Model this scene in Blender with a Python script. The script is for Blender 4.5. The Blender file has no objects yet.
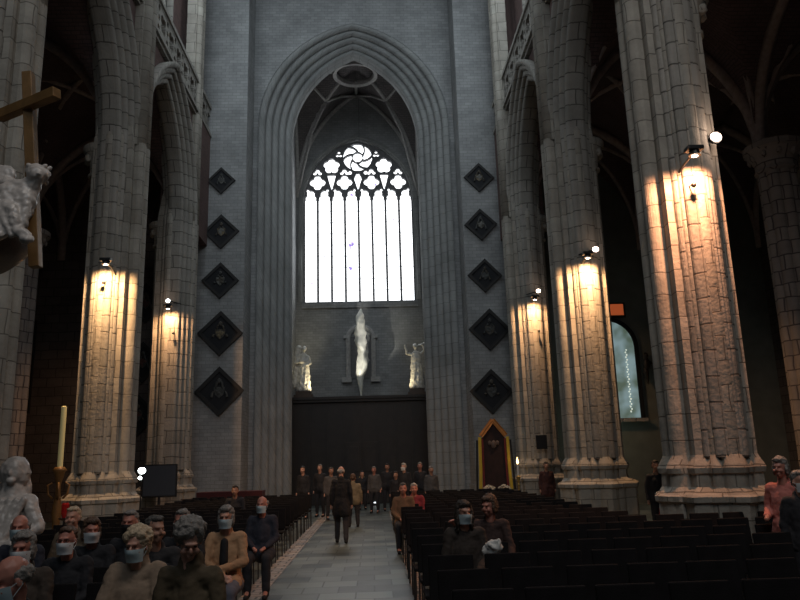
import bpy, bmesh, math, random
import numpy as np
from mathutils import Vector, Matrix, noise as mnoise
random.seed(7)
PI = math.pi
SC = bpy.context.scene
COL = SC.collection

# ------------------------------------------------------------------ camera
F = 720.0
CAM = Vector((0.55, 0, 1.8))
fw = Vector((-26, -162, -F)).normalized()
up = Vector((-95, 3200, -F)); up = (up - fw * up.dot(fw)).normalized()
rt = fw.cross(up)
W2C = Matrix((rt, fw, up)).transposed()          # world -> camera
camd = bpy.data.cameras.new('camera')
cam = bpy.data.objects.new('camera', camd); COL.objects.link(cam)
cam.matrix_world = Matrix.Translation(CAM) @ W2C.transposed().to_4x4()
camd.sensor_width = 36; camd.lens = 36 * F / 800; camd.clip_end = 200
SC.camera = cam
def project(p):
    c = W2C @ (Vector(p) - CAM)
    return (400 - F * c.x / c.z, 300 + F * c.y / c.z) if c.z < -0.1 else (-999, -999)

# ------------------------------------------------------------------ exposure, world
vs = SC.view_settings
vs.view_transform = 'Standard'; vs.look = 'None'; vs.exposure = 0; vs.gamma = 1; vs.use_curve_mapping = False
world = bpy.data.worlds.new('world'); SC.world = world; world.use_nodes = True
world.node_tree.nodes['Background'].inputs[0].default_value = (.55, .7, .9, 1)
world.node_tree.nodes['Background'].inputs[1].default_value = 0.012

# ------------------------------------------------------------------ big lights: great window daylight, assumed choir daylight, added tower and nave fills
def look(o, target):
    o.rotation_euler = (Vector(target) - o.location).to_track_quat('-Z', 'Y').to_euler()
def area(name, loc, target, sx, sy, power, color, spread=180):
    l = bpy.data.lights.new(name, 'AREA'); l.shape = 'RECTANGLE'; l.size = sx; l.size_y = sy
    l.energy = power; l.color = color; l.spread = math.radians(spread)
    o = bpy.data.objects.new(name, l); COL.objects.link(o); o.location = loc; look(o, target); return o
area('assumed_choir_daylight', (0, -9, 20), (0, 27, 14), 9, 9, 420, (.80, .91, 1.0), 120)  # assumed daylight from unseen choir windows behind the camera
area('added_tower_fill_left', (-5.2, 19.5, 19.5), (2.5, 28, 10), 5, 5, 350, (.82, .93, 1.0))  # added cool fill inside the nave, brightens the tower wall; clerestory glass is dark
area('added_tower_fill_right', (5.2, 19.5, 19.5), (-2.5, 28, 10), 5, 5, 350, (.82, .93, 1.0))  # right-hand counterpart, likewise added to light the tower wall; no window source
area('great_window_daylight', (0, 35.7, 14), (0, 20, 10), 5.2, 7.5, 150, (.85, .93, 1.0))
area('added_nave_fill', (3.0, 1.0, 15), (0, 12, 1), 5, 4, 190, (1.0, .91, .83), 120)  # added warm fill above the nave, brightens people and piers; no window here

# ------------------------------------------------------------------ materials
MATS = {}
def nt_new(name):
    m = bpy.data.materials.new(name); m.use_nodes = True; MATS[name] = m
    return m, m.node_tree.nodes, m.node_tree.links, m.node_tree.nodes['Principled BSDF']
def mat(name, col, rough=.6, metal=0, emit=None, es=0, var=.0, scale=8, bump=0, bscale=40, coat=0, alpha=1):
    m, n, l, b = nt_new(name)
    b.inputs['Base Color'].default_value = (*col, 1); b.inputs['Roughness'].default_value = rough
    b.inputs['Metallic'].default_value = metal
    if emit: b.inputs['Emission Color'].default_value = (*emit, 1); b.inputs['Emission Strength'].default_value = es
    tc = n.new('ShaderNodeTexCoord')
    if var:
        t = n.new('ShaderNodeTexNoise'); t.inputs['Scale'].default_value = scale; t.inputs['Detail'].default_value = 5
        l.new(tc.outputs['Object'], t.inputs['Vector'])
        r = n.new('ShaderNodeValToRGB'); l.new(t.outputs[0], r.inputs[0])
        r.color_ramp.elements[0].position = .3; r.color_ramp.elements[1].position = .7
        r.color_ramp.elements[0].color = (*[c * (1 - var) for c in col], 1)
        r.color_ramp.elements[1].color = (*[min(1, c * (1 + var)) for c in col], 1)
        l.new(r.outputs[0], b.inputs['Base Color'])
    if bump:
        t = n.new('ShaderNodeTexNoise'); t.inputs['Scale'].default_value = bscale; t.inputs['Detail'].default_value = 4
        l.new(tc.outputs['Object'], t.inputs['Vector'])
        bp = n.new('ShaderNodeBump'); bp.inputs['Strength'].default_value = bump; bp.inputs['Distance'].default_value = .02
        l.new(t.outputs[0], bp.inputs['Height']); l.new(bp.outputs[0], b.inputs['Normal'])
    return m
def masonry(name, c1, c2, mortar, bw, bh, ms, rough=.85, bump=.5, stain=.35, sscale=.8, offset=.5):
    m, n, l, b = nt_new(name)
    uv = n.new('ShaderNodeUVMap')
    tc = n.new('ShaderNodeTexCoord')
    # warp the joints slightly
    wn = n.new('ShaderNodeTexNoise'); wn.inputs['Scale'].default_value = 1.3; l.new(uv.outputs[0], wn.inputs['Vector'])
    sub = n.new('ShaderNodeVectorMath'); sub.operation = 'SUBTRACT'; sub.inputs[1].default_value = (.5, .5, .5); l.new(wn.outputs['Color'], sub.inputs[0])
    sca = n.new('ShaderNodeVectorMath'); sca.operation = 'SCALE'; sca.inputs['Scale'].default_value = min(.12, bh * .3); l.new(sub.outputs[0], sca.inputs[0])
    add = n.new('ShaderNodeVectorMath'); add.operation = 'ADD'; l.new(uv.outputs[0], add.inputs[0]); l.new(sca.outputs[0], add.inputs[1])
    br = n.new('ShaderNodeTexBrick'); l.new(add.outputs[0], br.inputs['Vector'])
    br.offset = offset
    br.inputs['Color1'].default_value = (*c1, 1); br.inputs['Color2'].default_value = (*c2, 1); br.inputs['Mortar'].default_value = (*mortar, 1)
    br.inputs['Scale'].default_value = 1; br.inputs['Mortar Size'].default_value = ms; br.inputs['Mortar Smooth'].default_value = .4
    br.inputs['Brick Width'].default_value = bw; br.inputs['Row Height'].default_value = bh
    ns = n.new('ShaderNodeTexNoise'); ns.inputs['Scale'].default_value = sscale; ns.inputs['Detail'].default_value = 8; ns.inputs['Roughness'].default_value = .65
    l.new(tc.outputs['Object'], ns.inputs['Vector'])
    mr = n.new('ShaderNodeMapRange'); mr.inputs['From Min'].default_value = .3; mr.inputs['From Max'].default_value = .7
    mr.inputs['To Min'].default_value = 1 - stain; mr.inputs['To Max'].default_value = 1 + stain * .4; l.new(ns.outputs[0], mr.inputs['Value'])
    mx = n.new('ShaderNodeVectorMath'); mx.operation = 'SCALE'; l.new(br.outputs['Color'], mx.inputs[0]); l.new(mr.outputs[0], mx.inputs['Scale'])
    l.new(mx.outputs[0], b.inputs['Base Color'])
    b.inputs['Roughness'].default_value = rough
    n2 = n.new('ShaderNodeTexNoise'); n2.inputs['Scale'].default_value = 14; n2.inputs['Detail'].default_value = 4; l.new(tc.outputs['Object'], n2.inputs['Vector'])
    ma = n.new('ShaderNodeMath'); ma.operation = 'MULTIPLY_ADD'; ma.inputs[1].default_value = -1.5; l.new(br.outputs['Fac'], ma.inputs[0]); l.new(n2.outputs[0], ma.inputs[2])
    bp = n.new('ShaderNodeBump'); bp.inputs['Strength'].default_value = bump; bp.inputs['Distance'].default_value = .03
    l.new(ma.outputs[0], bp.inputs['Height']); l.new(bp.outputs[0], b.inputs['Normal'])
    return m
M_PIER = masonry('pier_stone', (.385, .36, .315), (.31, .285, .245), (.15, .135, .115), .62, .40, .011, stain=.35, sscale=1.2)
M_ARCH = masonry('arch_stone', (.33, .31, .28), (.27, .255, .225), (.11, .1, .09), 3.0, .42, .018, stain=.3)
M_TOWER = masonry('tower_stone', (.31, .315, .315), (.25, .255, .258), (.19, .195, .195), .30, .13, .009, stain=.3, sscale=.9, bump=.35)
M_TOWERARCH = masonry('tower_arch_stone', (.28, .285, .28), (.25, .255, .25), (.16, .16, .16), 4.0, .42, .012, stain=.3)
M_BRICK = masonry('red_brick', (.17, .095, .085), (.12, .07, .065), (.13, .10, .09), .24, .075, .012, stain=.3)
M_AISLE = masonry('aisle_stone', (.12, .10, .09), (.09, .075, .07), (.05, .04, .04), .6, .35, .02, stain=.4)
M_VAULT = masonry('vault_brick', (.15, .10, .10), (.12, .08, .08), (.08, .06, .06), .24, .08, .012, stain=.3)
M_TVAULT = masonry('tower_vault_brick', (.17, .15, .15), (.13, .12, .12), (.08, .08, .08), .24, .08, .012, stain=.3)
M_RIB = mat('rib_stone', (.34, .28, .26), .85, var=.2, bump=.3, bscale=8)
M_TRIB = mat('tower_rib_stone', (.38, .37, .36), .85, var=.2, bump=.3, bscale=8)
M_TRAC = mat('tracery_stone', (.16, .16, .165), .85, var=.15)
M_MARBLE = mat('marble', (.48, .44, .41), .35, var=.25, scale=5, bump=.2, bscale=14)
M_WHITEST = mat('white_marble', (.62, .60, .55), .4, var=.3, scale=6)
M_DARKWOOD = mat('dark_wood', (.018, .013, .011), .55, var=.3, scale=3)
M_BROWNWOOD = mat('carved_brown_wood', (.05, .028, .016), .45, var=.3, scale=4, bump=.3)
M_GILTWOOD = mat('gilded_wood', (.21, .115, .042), .42, metal=.2, var=.25, scale=6, bump=.15)
M_GOLD = mat('gold_paint', (.45, .30, .10), .4, metal=.5, var=.2)
M_BLACK = mat('black_metal', (.012, .012, .013), .45)
M_CHAIRFAB = mat('black_chair_fabric', (.011, .010, .011), .85, var=.2, bump=.2, bscale=80)
M_CHAIRFAB.node_tree.nodes['Principled BSDF'].inputs['Specular IOR Level'].default_value = .15
M_CHAIRMET = mat('chair_metal', (.10, .10, .105), .35, metal=.7)
M_GLASSEM = None
M_PANEL = mat('black_panel_paint', (.008, .009, .012), .85)
M_FRAME = mat('hatchment_frame_wood', (.011, .010, .010), .7)
M_FLESH = [mat('skin_fair', (.50, .27, .20), .5, var=.08, scale=9), mat('skin_ruddy', (.46, .20, .15), .5, var=.1, scale=9), mat('skin_tan', (.38, .20, .14), .5, var=.08, scale=9)]
M_WHITE = mat('white_cloth', (.6, .6, .58), .8, var=.1)
M_REDCLOTH = mat('red_cloth', (.16, .02, .02), .8, var=.2)
M_YELCLOTH = mat('yellow_cloth', (.62, .42, .04), .7, var=.12, scale=5)
M_BLKCLOTH = mat('black_cloth', (.012, .012, .013), .85)
M_WAX = mat('candle_wax', (.75, .70, .38), .5, emit=(.75, .65, .3), es=.05)
M_FLAME = mat('candle_flame', (1, .6, .2), .5, emit=(1, .62, .25), es=9)
M_LAMPW = mat('warm_lamp_lens', (1, .9, .8), .3, emit=(1, .80, .62), es=14)
M_LAMPR = mat('pinkish_lamp_lens', (1, .9, .8), .3, emit=(1, .74, .62), es=7)
M_LAMPC = mat('cool_lamp_lens', (1, 1, 1), .3, emit=(.92, 1, .96), es=9)

# ------------------------------------------------------------------ object helpers
def props(o, label=None, cat=None, group=None, kind=None):
    if label: o['label'] = label
    if cat: o['category'] = cat
    if group: o['group'] = group
    if kind: o['kind'] = kind
    return o
def boxuv(bm):
    uvl = bm.loops.layers.uv.get('UVMap') or bm.loops.layers.uv.new('UVMap')
    for f in bm.faces:
        n = f.normal; ax = max(range(3), key=lambda i: abs(n[i]))
        for lp in f.loops:
            c = lp.vert.co
            lp[uvl].uv = ((c.y, c.z) if ax == 0 else (c.x, c.z) if ax == 1 else (c.x, c.y))
def obj(name, bm, m, parent=None, smooth=False, uv=True, loc=None, label=None):
    if uv:
        bm.normal_update(); boxuv(bm)
    me = bpy.data.meshes.new(name); bm.to_mesh(me); bm.free()
    if smooth:
        for p in me.polygons: p.use_smooth = True
    o = bpy.data.objects.new(name, me); COL.objects.link(o)
    if m: me.materials.append(m)
    if parent: o.parent = parent
    if loc: o.location = loc
    if label: o['label'] = label
    return o
def struct(name, bm, m, smooth=False, uv=True):
    return props(obj(name, bm, m, None, smooth, uv), kind='structure')
def thing(name, label, cat, loc=(0, 0, 0), rz=0, group=None):
    o = bpy.data.objects.new(name, None); COL.objects.link(o); o.empty_display_size = .1
    o.location = loc; o.rotation_euler = (0, 0, rz)
    return props(o, label, cat, group)
def box(bm, x0, x1, y0, y1, z0, z1, bev=0, M=None):
    vs_ = [bm.verts.new((x, y, z)) for z in (z0, z1) for x, y in ((x0, y0), (x1, y0), (x1, y1), (x0, y1))]
    fs = [(0, 3, 2, 1), (4, 5, 6, 7), (0, 1, 5, 4), (1, 2, 6, 5), (2, 3, 7, 6), (3, 0, 4, 7)]
    ff = [bm.faces.new([vs_[i] for i in f]) for f in fs]
    if bev:
        es = list({e for f in ff for e in f.edges})
        r = bmesh.ops.bevel(bm, geom=es, offset=bev, segments=2, affect='EDGES', profile=.5)
        vs_ = list({v for f in r['faces'] for v in f.verts} | {v for v in vs_ if v.is_valid})
    if M:
        for v in vs_: v.co = M @ v.co
    return vs_
def frame_of(d):
    d = d.normalized(); a = Vector((0, 0, 1)) if abs(d.z) < .95 else Vector((1, 0, 0))
    u = d.cross(a).normalized(); return u, d.cross(u).normalized()
def tube(bm, pts, r, seg=8, caps=True, sx=1, sy=1):
    pts = [Vector(p) for p in pts]; rs = r if isinstance(r, (list, tuple)) else [r] * len(pts)
    rings = []; u = None
    for i, p in enumerate(pts):
        d = (pts[min(i + 1, len(pts) - 1)] - pts[max(i - 1, 0)])
        if d.length < 1e-9: d = Vector((0, 0, 1))
        d.normalize()
        if u is None: u, v = frame_of(d)
        else:
            u = (u - d * u.dot(d)).normalized(); v = d.cross(u)
        rings.append([bm.verts.new(p + (u * math.cos(2 * PI * k / seg) * sx + v * math.sin(2 * PI * k / seg) * sy) * rs[i]) for k in range(seg)])
    for a, b in zip(rings, rings[1:]):
        for k in range(seg): bm.faces.new((a[k], a[(k + 1) % seg], b[(k + 1) % seg], b[k]))
    if caps: bm.faces.new(rings[0][::-1]); bm.faces.new(rings[-1])
def lathe(bm, prof, c=(0, 0), seg=16, sx=1, sy=1):
    rings = [[bm.verts.new((c[0] + r * sx * math.cos(2 * PI * k / seg), c[1] + r * sy * math.sin(2 * PI * k / seg), z)) for k in range(seg)] for r, z in prof]
    for a, b in zip(rings, rings[1:]):
        for k in range(seg): bm.faces.new((a[k], a[(k + 1) % seg], b[(k + 1) % seg], b[k]))
    bm.faces.new(rings[0][::-1]); bm.faces.new(rings[-1])
def ell(bm, c, r, R=None, sub=2):
    m = Matrix.Translation(Vector(c)) @ (R.to_4x4() if R else Matrix.Identity(4)) @ Matrix.Diagonal((*r, 1))
    bmesh.ops.create_icosphere(bm, subdivisions=sub, radius=1, matrix=m)
def cap(bm, p0, p1, r0, r1, seg=10, M=None):
    p0, p1 = Vector(p0), Vector(p1)
    if M: p0, p1 = M @ p0, M @ p1
    d = (p1 - p0); L = d.length; d = d.normalized() if L > 1e-6 else Vector((0, 0, 1))
    pts = []; rs = []
    for a in (-85, -60, -30, 0): pts.append(p0 + d * r0 * math.sin(math.radians(a))); rs.append(r0 * math.cos(math.radians(a)))
    for a in (0, 30, 60, 85): pts.append(p1 + d * r1 * math.sin(math.radians(a))); rs.append(r1 * math.cos(math.radians(a)))
    u, v = frame_of(d)
    rings = [[bm.verts.new(p + (u * math.cos(2 * PI * k / seg) + v * math.sin(2 * PI * k / seg)) * r) for k in range(seg)] for p, r in zip(pts, rs)]
    for a, b in zip(rings, rings[1:]):
        for k in range(seg): bm.faces.new((a[k], a[(k + 1) % seg], b[(k + 1) % seg], b[k]))
    bm.faces.new(rings[0][::-1]); bm.faces.new(rings[-1])
def remesh(bm, vox, smooth=2, disp=0, dscale=10):
    bmesh.ops.recalc_face_normals(bm, faces=bm.faces[:])
    me = bpy.data.meshes.new('tmp'); bm.to_mesh(me); bm.free()
    o = bpy.data.objects.new('tmp', me); COL.objects.link(o)
    r = o.modifiers.new('r', 'REMESH'); r.mode = 'VOXEL'; r.voxel_size = vox
    if smooth:
        s = o.modifiers.new('s', 'SMOOTH'); s.factor = .5; s.iterations = smooth
    dg = bpy.context.evaluated_depsgraph_get(); dg.update()
    m2 = bpy.data.meshes.new_from_object(o.evaluated_get(dg))
    bpy.data.objects.remove(o); bpy.data.meshes.remove(me)
    b2 = bmesh.new(); b2.from_mesh(m2); bpy.data.meshes.remove(m2)
    if disp:
        b2.normal_update()
        for v in b2.verts: v.co += v.normal * disp * mnoise.fractal(v.co * dscale, .6, 2.0, 3)
    return b2

# ------------------------------------------------------------------ architecture helpers
def parch(hw, rise):
    R = (hw * hw + rise * rise) / (2 * hw); return R, R - hw    # radius, centre offset
def arch_z(u, R, c, zs):
    a = abs(u) + c
    return zs + math.sqrt(max(0, R * R - a * a))
def sweep_arch(bm, hw, rise, zs, zb, prof, place, n=22, rk=None):
    """prof: list of (o, d) - outward offset and depth; place(u, d, z) -> world"""
    R, c = parch(hw, rise)
    uvl = bm.loops.layers.uv.get('UVMap') or bm.loops.layers.uv.new('UVMap')
    plen = [0]
    for a, b in zip(prof, prof[1:]): plen.append(plen[-1] + math.dist(a, b))
    cols = []
    for (o, d), pl in zip(prof, plen):
        pts = []
        Ro = R + o
        if rk is not None: Ro, c = parch(hw + o, rise + rk * o)
        am = math.acos(min(1, c / Ro))
        nleg = 2
        for k in range(nleg): pts.append((hw + o, zb + (zs - zb) * k / nleg))
        for k in range(n + 1):
            t = am * k / n; pts.append((-c + Ro * math.cos(t), zs + Ro * math.sin(t)))
        left = [(-u, z) for u, z in pts[:-1]]; full = pts + left[::-1]
        L = 0; out = []
        for i, (u, z) in enumerate(full):
            if i: L += math.dist(full[i - 1], full[i])
            out.append((bm.verts.new(place(u, d, z)), L, pl))
        cols.append(out)
    for a, b in zip(cols, cols[1:]):
        for i in range(len(a) - 1):
            q = (a[i], a[i + 1], b[i + 1], b[i])
            try: f = bm.faces.new([x[0] for x in q])
            except ValueError: continue
            for lp, x in zip(f.loops, q): lp[uvl].uv = (x[2], x[1])
    bmesh.ops.recalc_face_normals(bm, faces=bm.faces[:])
def rolls(o0, d0, o1, d1, n, r, k=6):
    """a moulding profile running diagonally with n round rolls between hollows"""
    pts = []
    L = math.hypot(o1 - o0, d1 - d0); ux, uy = (o1 - o0) / L, (d1 - d0) / L
    nx, ny = uy, -ux
    if nx > 0 or (nx == 0 and ny > 0): nx, ny = -nx, -ny
    N = n * k
    for i in range(N + 1):
        t = i / N; ph = (t * n) % 1.0
        h = r * (abs(math.sin(PI * t * n)) ** .7 - .35)
        pts.append((o0 + (o1 - o0) * t + nx * h, d0 + (d1 - d0) * t + ny * h))
    return pts
def strip_wall(bm, us, zlow, zhigh, place, d0, d1):
    """prisms between successive us with lower edge zlow(u) and upper edge zhigh(u)"""
    for a, b in zip(us, us[1:]):
        e = 1e-4
        za0, zb0 = zlow(a + e), zlow(b - e); za1, zb1 = zhigh(a + e), zhigh(b - e)
        if za1 - za0 < .01 and zb1 - zb0 < .01: continue
        v = [bm.verts.new(place(*p)) for p in ((a, d0, za0), (b, d0, zb0), (b, d0, zb1), (a, d0, za1), (a, d1, za0), (b, d1, zb0), (b, d1, zb1), (a, d1, za1))]
        for f in ((0, 1, 2, 3), (7, 6, 5, 4), (0, 4, 5, 1), (3, 2, 6, 7), (0, 3, 7, 4), (1, 5, 6, 2)): bm.faces.new([v[i] for i in f])
def march(bm, X, Z, Fv, place, d0, d1):
    """mesh the region Fv<0 of a grid, as a slab between depths d0 and d1"""
    nx, nz = len(X), len(Z); vid = {}
    def V(key, x, z):
        if key not in vid: vid[key] = (bm.verts.new(place(x, d0, z)), bm.verts.new(place(x, d1, z)))
        return vid[key]
    for i in range(nx - 1):
        for j in range(nz - 1):
            cs = [(i, j), (i + 1, j), (i + 1, j + 1), (i, j + 1)]
            f = [Fv[c] for c in cs]
            if all(v >= 0 for v in f): continue
            poly = []
            for k in range(4):
                a, b = cs[k], cs[(k + 1) % 4]; fa, fb = f[k], f[(k + 1) % 4]
                if fa < 0: poly.append((V(('c', a), X[a[0]], Z[a[1]]), 0))
                if (fa < 0) != (fb < 0):
                    t = fa / (fa - fb); t = min(.97, max(.03, t))
                    key = ('e',) + tuple(sorted((a, b)))
                    poly.append((V(key, X[a[0]] + t * (X[b[0]] - X[a[0]]), Z[a[1]] + t * (Z[b[1]] - Z[a[1]])), 1 if fa < 0 else 2))
            if len(poly) < 3: continue
            bm.faces.new([p[0][0] for p in poly]); bm.faces.new([p[0][1] for p in poly][::-1])
            for k in range(len(poly)):
                p, q = poly[k], poly[(k + 1) % len(poly)]
                if p[1] == 1 and q[1] == 2:
                    bm.faces.new((p[0][0], p[0][1], q[0][1], q[0][0]))

PX = 6.12                                    # pier centre line
PY = [5.6, 11.95, 18.3, 24.65]               # piers along the nave
# ------------------------------------------------------------------ floor
def floor_mat():
    m, n, l, b = nt_new('floor_tiles')
    uv = n.new('ShaderNodeUVMap')
    br = n.new('ShaderNodeTexBrick'); l.new(uv.outputs[0], br.inputs['Vector']); br.offset = .5
    br.inputs['Color1'].default_value = (.165, .195, .185, 1); br.inputs['Color2'].default_value = (.035, .042, .042, 1); br.inputs['Mortar'].default_value = (.03, .035, .036, 1)
    br.inputs['Scale'].default_value = 1; br.inputs['Brick Width'].default_value = .52; br.inputs['Row Height'].default_value = .52; br.inputs['Mortar Size'].default_value = .012
    br.inputs['Bias'].default_value = -.05
    ns = n.new('ShaderNodeTexNoise'); ns.inputs['Scale'].default_value = 2.5; ns.inputs['Detail'].default_value = 6; l.new(uv.outputs[0], ns.inputs['Vector'])
    mr = n.new('ShaderNodeMapRange'); mr.inputs['To Min'].default_value = .55; mr.inputs['To Max'].default_value = 1.4; l.new(ns.outputs[0], mr.inputs['Value'])
    mx = n.new('ShaderNodeVectorMath'); mx.operation = 'SCALE'; l.new(br.outputs['Color'], mx.inputs[0]); l.new(mr.outputs[0], mx.inputs['Scale'])
    l.new(mx.outputs[0], b.inputs['Base Color']); b.inputs['Roughness'].default_value = .32
    r2 = n.new('ShaderNodeMapRange'); r2.inputs['To Min'].default_value = .25; r2.inputs['To Max'].default_value = .5; l.new(ns.outputs[0], r2.inputs['Value']); l.new(r2.outputs[0], b.inputs['Roughness'])
    return m
bm = bmesh.new(); box(bm, -17, 17, -3, 37, -.3, 0); struct('floor', bm, floor_mat())
M_STRIP = masonry('pale_border_stone', (.50, .41, .34), (.28, .22, .18), (.08, .07, .06), .28, .2, .02, rough=.5, stain=.4, sscale=3)
bm = bmesh.new(); box(bm, -1.36, -1.06, 3, 28, 0, .006); struct('trim_1', bm, M_STRIP)
bm = bmesh.new(); box(bm, 1.06, 1.24, 3, 28, 0, .006); struct('trim_2', bm, M_STRIP)

# ------------------------------------------------------------------ nave arcade walls
def placeY(s, yc):                            # u along Y, d = distance from the axis, z
    return lambda u, d, z: (s * d, yc + u, z)
HW, RISE, ZS = 2.42, 3.75, 10.2
RA, CA = parch(HW, RISE)
def nave_side(s, side):
    bm = bmesh.new()
    for yc in [(a + b) / 2 for a, b in zip(PY, PY[1:])]:
        us = [-3.175, -HW - .55] + [-(HW + .55) * math.cos(PI * k / 36) for k in range(1, 36)] + [HW + .55, 3.175]
        R2, c2 = RA + .55, CA
        zl = lambda u: arch_z(u, R2, c2, ZS) if abs(u) < HW + .55 else 10.0
        strip_wall(bm, us, zl, lambda u: 14.5, placeY(s, yc), 5.78, 6.6)
    box(bm, min(s * 5.62, s * 6.9), max(s * 5.62, s * 6.9), 24.65, 27.9, 10.0, 14.5)
    bmesh.ops.recalc_face_normals(bm, faces=bm.faces[:])
    struct('wall_%s_arcade' % side, bm, M_BRICK)
    # moulded arches
    bm = bmesh.new()
    for yc in [(a + b) / 2 for a, b in zip(PY, PY[1:])]:
        prof = rolls(.64, 5.52, -.02, 5.98, 4, .08) + [(-.03, 6.0), (-.03, 6.25)] + rolls(-.02, 6.27, .62, 6.72, 3, .08)
        prof = [(.64, 5.8)] + prof
        sweep_arch(bm, HW, RISE, ZS, 1.72, prof, placeY(s, yc))
    struct('trim_%d' % (3 if s < 0 else 4), bm, M_ARCH, smooth=False, uv=False)
    # string course and pierced parapet of the wall passage
    bm = bmesh.new()
    box(bm, *sorted((s * 5.58, s * 5.85)), 2.4, 27.9, 14.44, 14.56); box(bm, *sorted((s * 5.66, s * 5.85)), 2.4, 27.9, 14.34, 14.44)
    box(bm, *sorted((s * 5.60, s * 5.84)), 2.4, 27.9, 15.62, 15.76)
    struct('trim_%d' % (5 if s < 0 else 6), bm, M_ARCH)
    bm = bmesh.new()
    X = np.arange(8.8, 27.61, .075); Z = np.linspace(14.56, 15.62, 16)
    xx, zz = np.meshgrid(X, Z, indexing='ij')
    p = .9; ux = (xx - 8.8) % p - p / 2; uz = zz - 15.09
    h = np.full(xx.shape, 9.0)
    for a in range(4): h = np.minimum(h, np.hypot(ux - .17 * math.cos(a * PI / 2 + PI / 4), uz - .19 * math.sin(a * PI / 2 + PI / 4)) - .15)
    ux2 = (xx - 8.8 + p / 2) % p - p / 2
    for q in (-.33, .33): h = np.minimum(h, np.hypot(ux2, (uz - q) * .8) - .1)
    h = np.minimum(h, np.hypot(ux2 * 1.6, uz) - .12)
    Fv = -h
    march(bm, X, Z, Fv, lambda u, d, z: (s * d, u, z), 5.66, 5.78)
    bmesh.ops.recalc_face_normals(bm, faces=bm.faces[:])
    struct('trim_%d' % (7 if s < 0 else 8), bm, M_ARCH)
    # passage floor and clerestory wall with tall windows
    bm = bmesh.new()
    box(bm, *sorted((s * 5.6, s * 6.9)), 2.4, 27.9, 14.5, 14.6)
    for i, yc in enumerate([(a + b) / 2 for a, b in zip(PY, PY[1:])]):
        us = [-3.175, -1.9] + [-1.9 * math.cos(PI * k / 20) for k in range(1, 20)] + [1.9, 3.175]
        Rw, cw = parch(1.9, 2.6)
        strip_wall(bm, us, lambda u: arch_z(u, Rw, cw, 20.5) if abs(u) < 1.9 else 14.6, lambda u: 25.0, placeY(s, yc), 6.35, 6.9)
    box(bm, *sorted((s * 6.35, s * 6.9)), 24.65, 27.9, 14.6, 25)
    bmesh.ops.recalc_face_normals(bm, faces=bm.faces[:])
    struct('wall_%s_clerestory' % side, bm, M_BRICK)
    for i, yc in enumerate([(a + b) / 2 for a, b in zip(PY, PY[1:])]):
        bm = bmesh.new(); Rw, cw = parch(1.9, 2.6)
        box(bm, *sorted((s * 6.6, s * 6.63)), yc - 1.9, yc + 1.9, 14.6, 23.2)
        w = struct('window_%d' % (2 + i + (0 if s < 0 else 3)), bm, M_DGLASS)
        bm = bmesh.new()
        for k in range(5):
            y = yc - 1.9 + k * .95
            box(bm, *sorted((s * 6.36, s * 6.58)), y - .07, y + .07, 14.6, arch_z(min(1.8, abs(y - yc)), Rw, cw, 20.5))
        for z in (16.5, 18.4, 20.3): box(bm, *sorted((s * 6.52, s * 6.58)), yc - 1.9, yc + 1.9, z, z + .05)
        mu = obj('window_mullion', bm, M_ARCH, w)
M_DGLASS = mat('dark_leaded_glass', (.05, .055, .055), .3, var=.5, scale=4)
nave_side(-1, 'left'); nave_side(1, 'right')

# ------------------------------------------------------------------ piers
def outline(prims, n=144, scale=1.0):
    pts = []
    for k in range(n):
        a = 2 * PI * k / n; d = Vector((math.cos(a), math.sin(a))); best = 0
        for p in prims:
            if p[0] == 'c':
                c = Vector(p[1:3]); r = p[3]; b = d.dot(c); disc = b * b - c.dot(c) + r * r
                if disc >= 0: best = max(best, b + math.sqrt(disc))
            else:
                _, hx, hy, rot = p; dd = Vector((d.x * math.cos(rot) + d.y * math.sin(rot), -d.x * math.sin(rot) + d.y * math.cos(rot)))
                best = max(best, min(hx / max(1e-6, abs(dd.x)), hy / max(1e-6, abs(dd.y))))
        pts.append(d * best * scale)
    return pts
PRIMS = [('b', .50, .50, 0), ('b', .50, .50, PI / 4)]
PRIMS += [('c', .60, .17, .15), ('c', .60, -.17, .15)]
for sg in (1, -1):
    PRIMS += [('c', .0, .64 * sg, .17), ('c', .22, .56 * sg, .09), ('c', -.2, .56 * sg, .09), ('c', .42, .40 * sg, .09), ('c', -.38, .38 * sg, .10)]
PRIMS += [('c', -.48, 0, .22)]
def extrude_outline(bm, fn, zs, s):
    """fn(z) -> list of 2D points; stack of rings with UV = (perimeter, z)"""
    uvl = bm.loops.layers.uv.get('UVMap') or bm.loops.layers.uv.new('UVMap')
    prev = None
    for z in zs:
        pts = fn(z); n = len(pts); per = [0]
        for a, b in zip(pts, pts[1:] + pts[:1]): per.append(per[-1] + (a - b).length)
        ring = [bm.verts.new((s * -p.x, p.y, z)) for p in pts]
        if prev:
            for k in range(n):
                q = (k, (k + 1) % n)
                f = bm.faces.new((prev[0][q[0]], prev[0][q[1]], ring[q[1]], ring[q[0]]))
                for lp, u, zz in zip(f.loops, (per[k], per[k + 1], per[k + 1], per[k]), (prev[1], prev[1], z, z)): lp[uvl].uv = (u, zz)
        else: bm.faces.new(ring[::-1])
        prev = (ring, z)
    bm.faces.new(prev[0])
    bmesh.ops.recalc_face_normals(bm, faces=bm.faces[:])
OUT = outline(PRIMS)
OCT = outline([('b', .70, .74, 0), ('b', .68, .68, PI / 4)])
def base_shape(z):
    return [o.lerp(q * 1.1, .55) for o, q in zip(OUT, OCT)]
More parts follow.
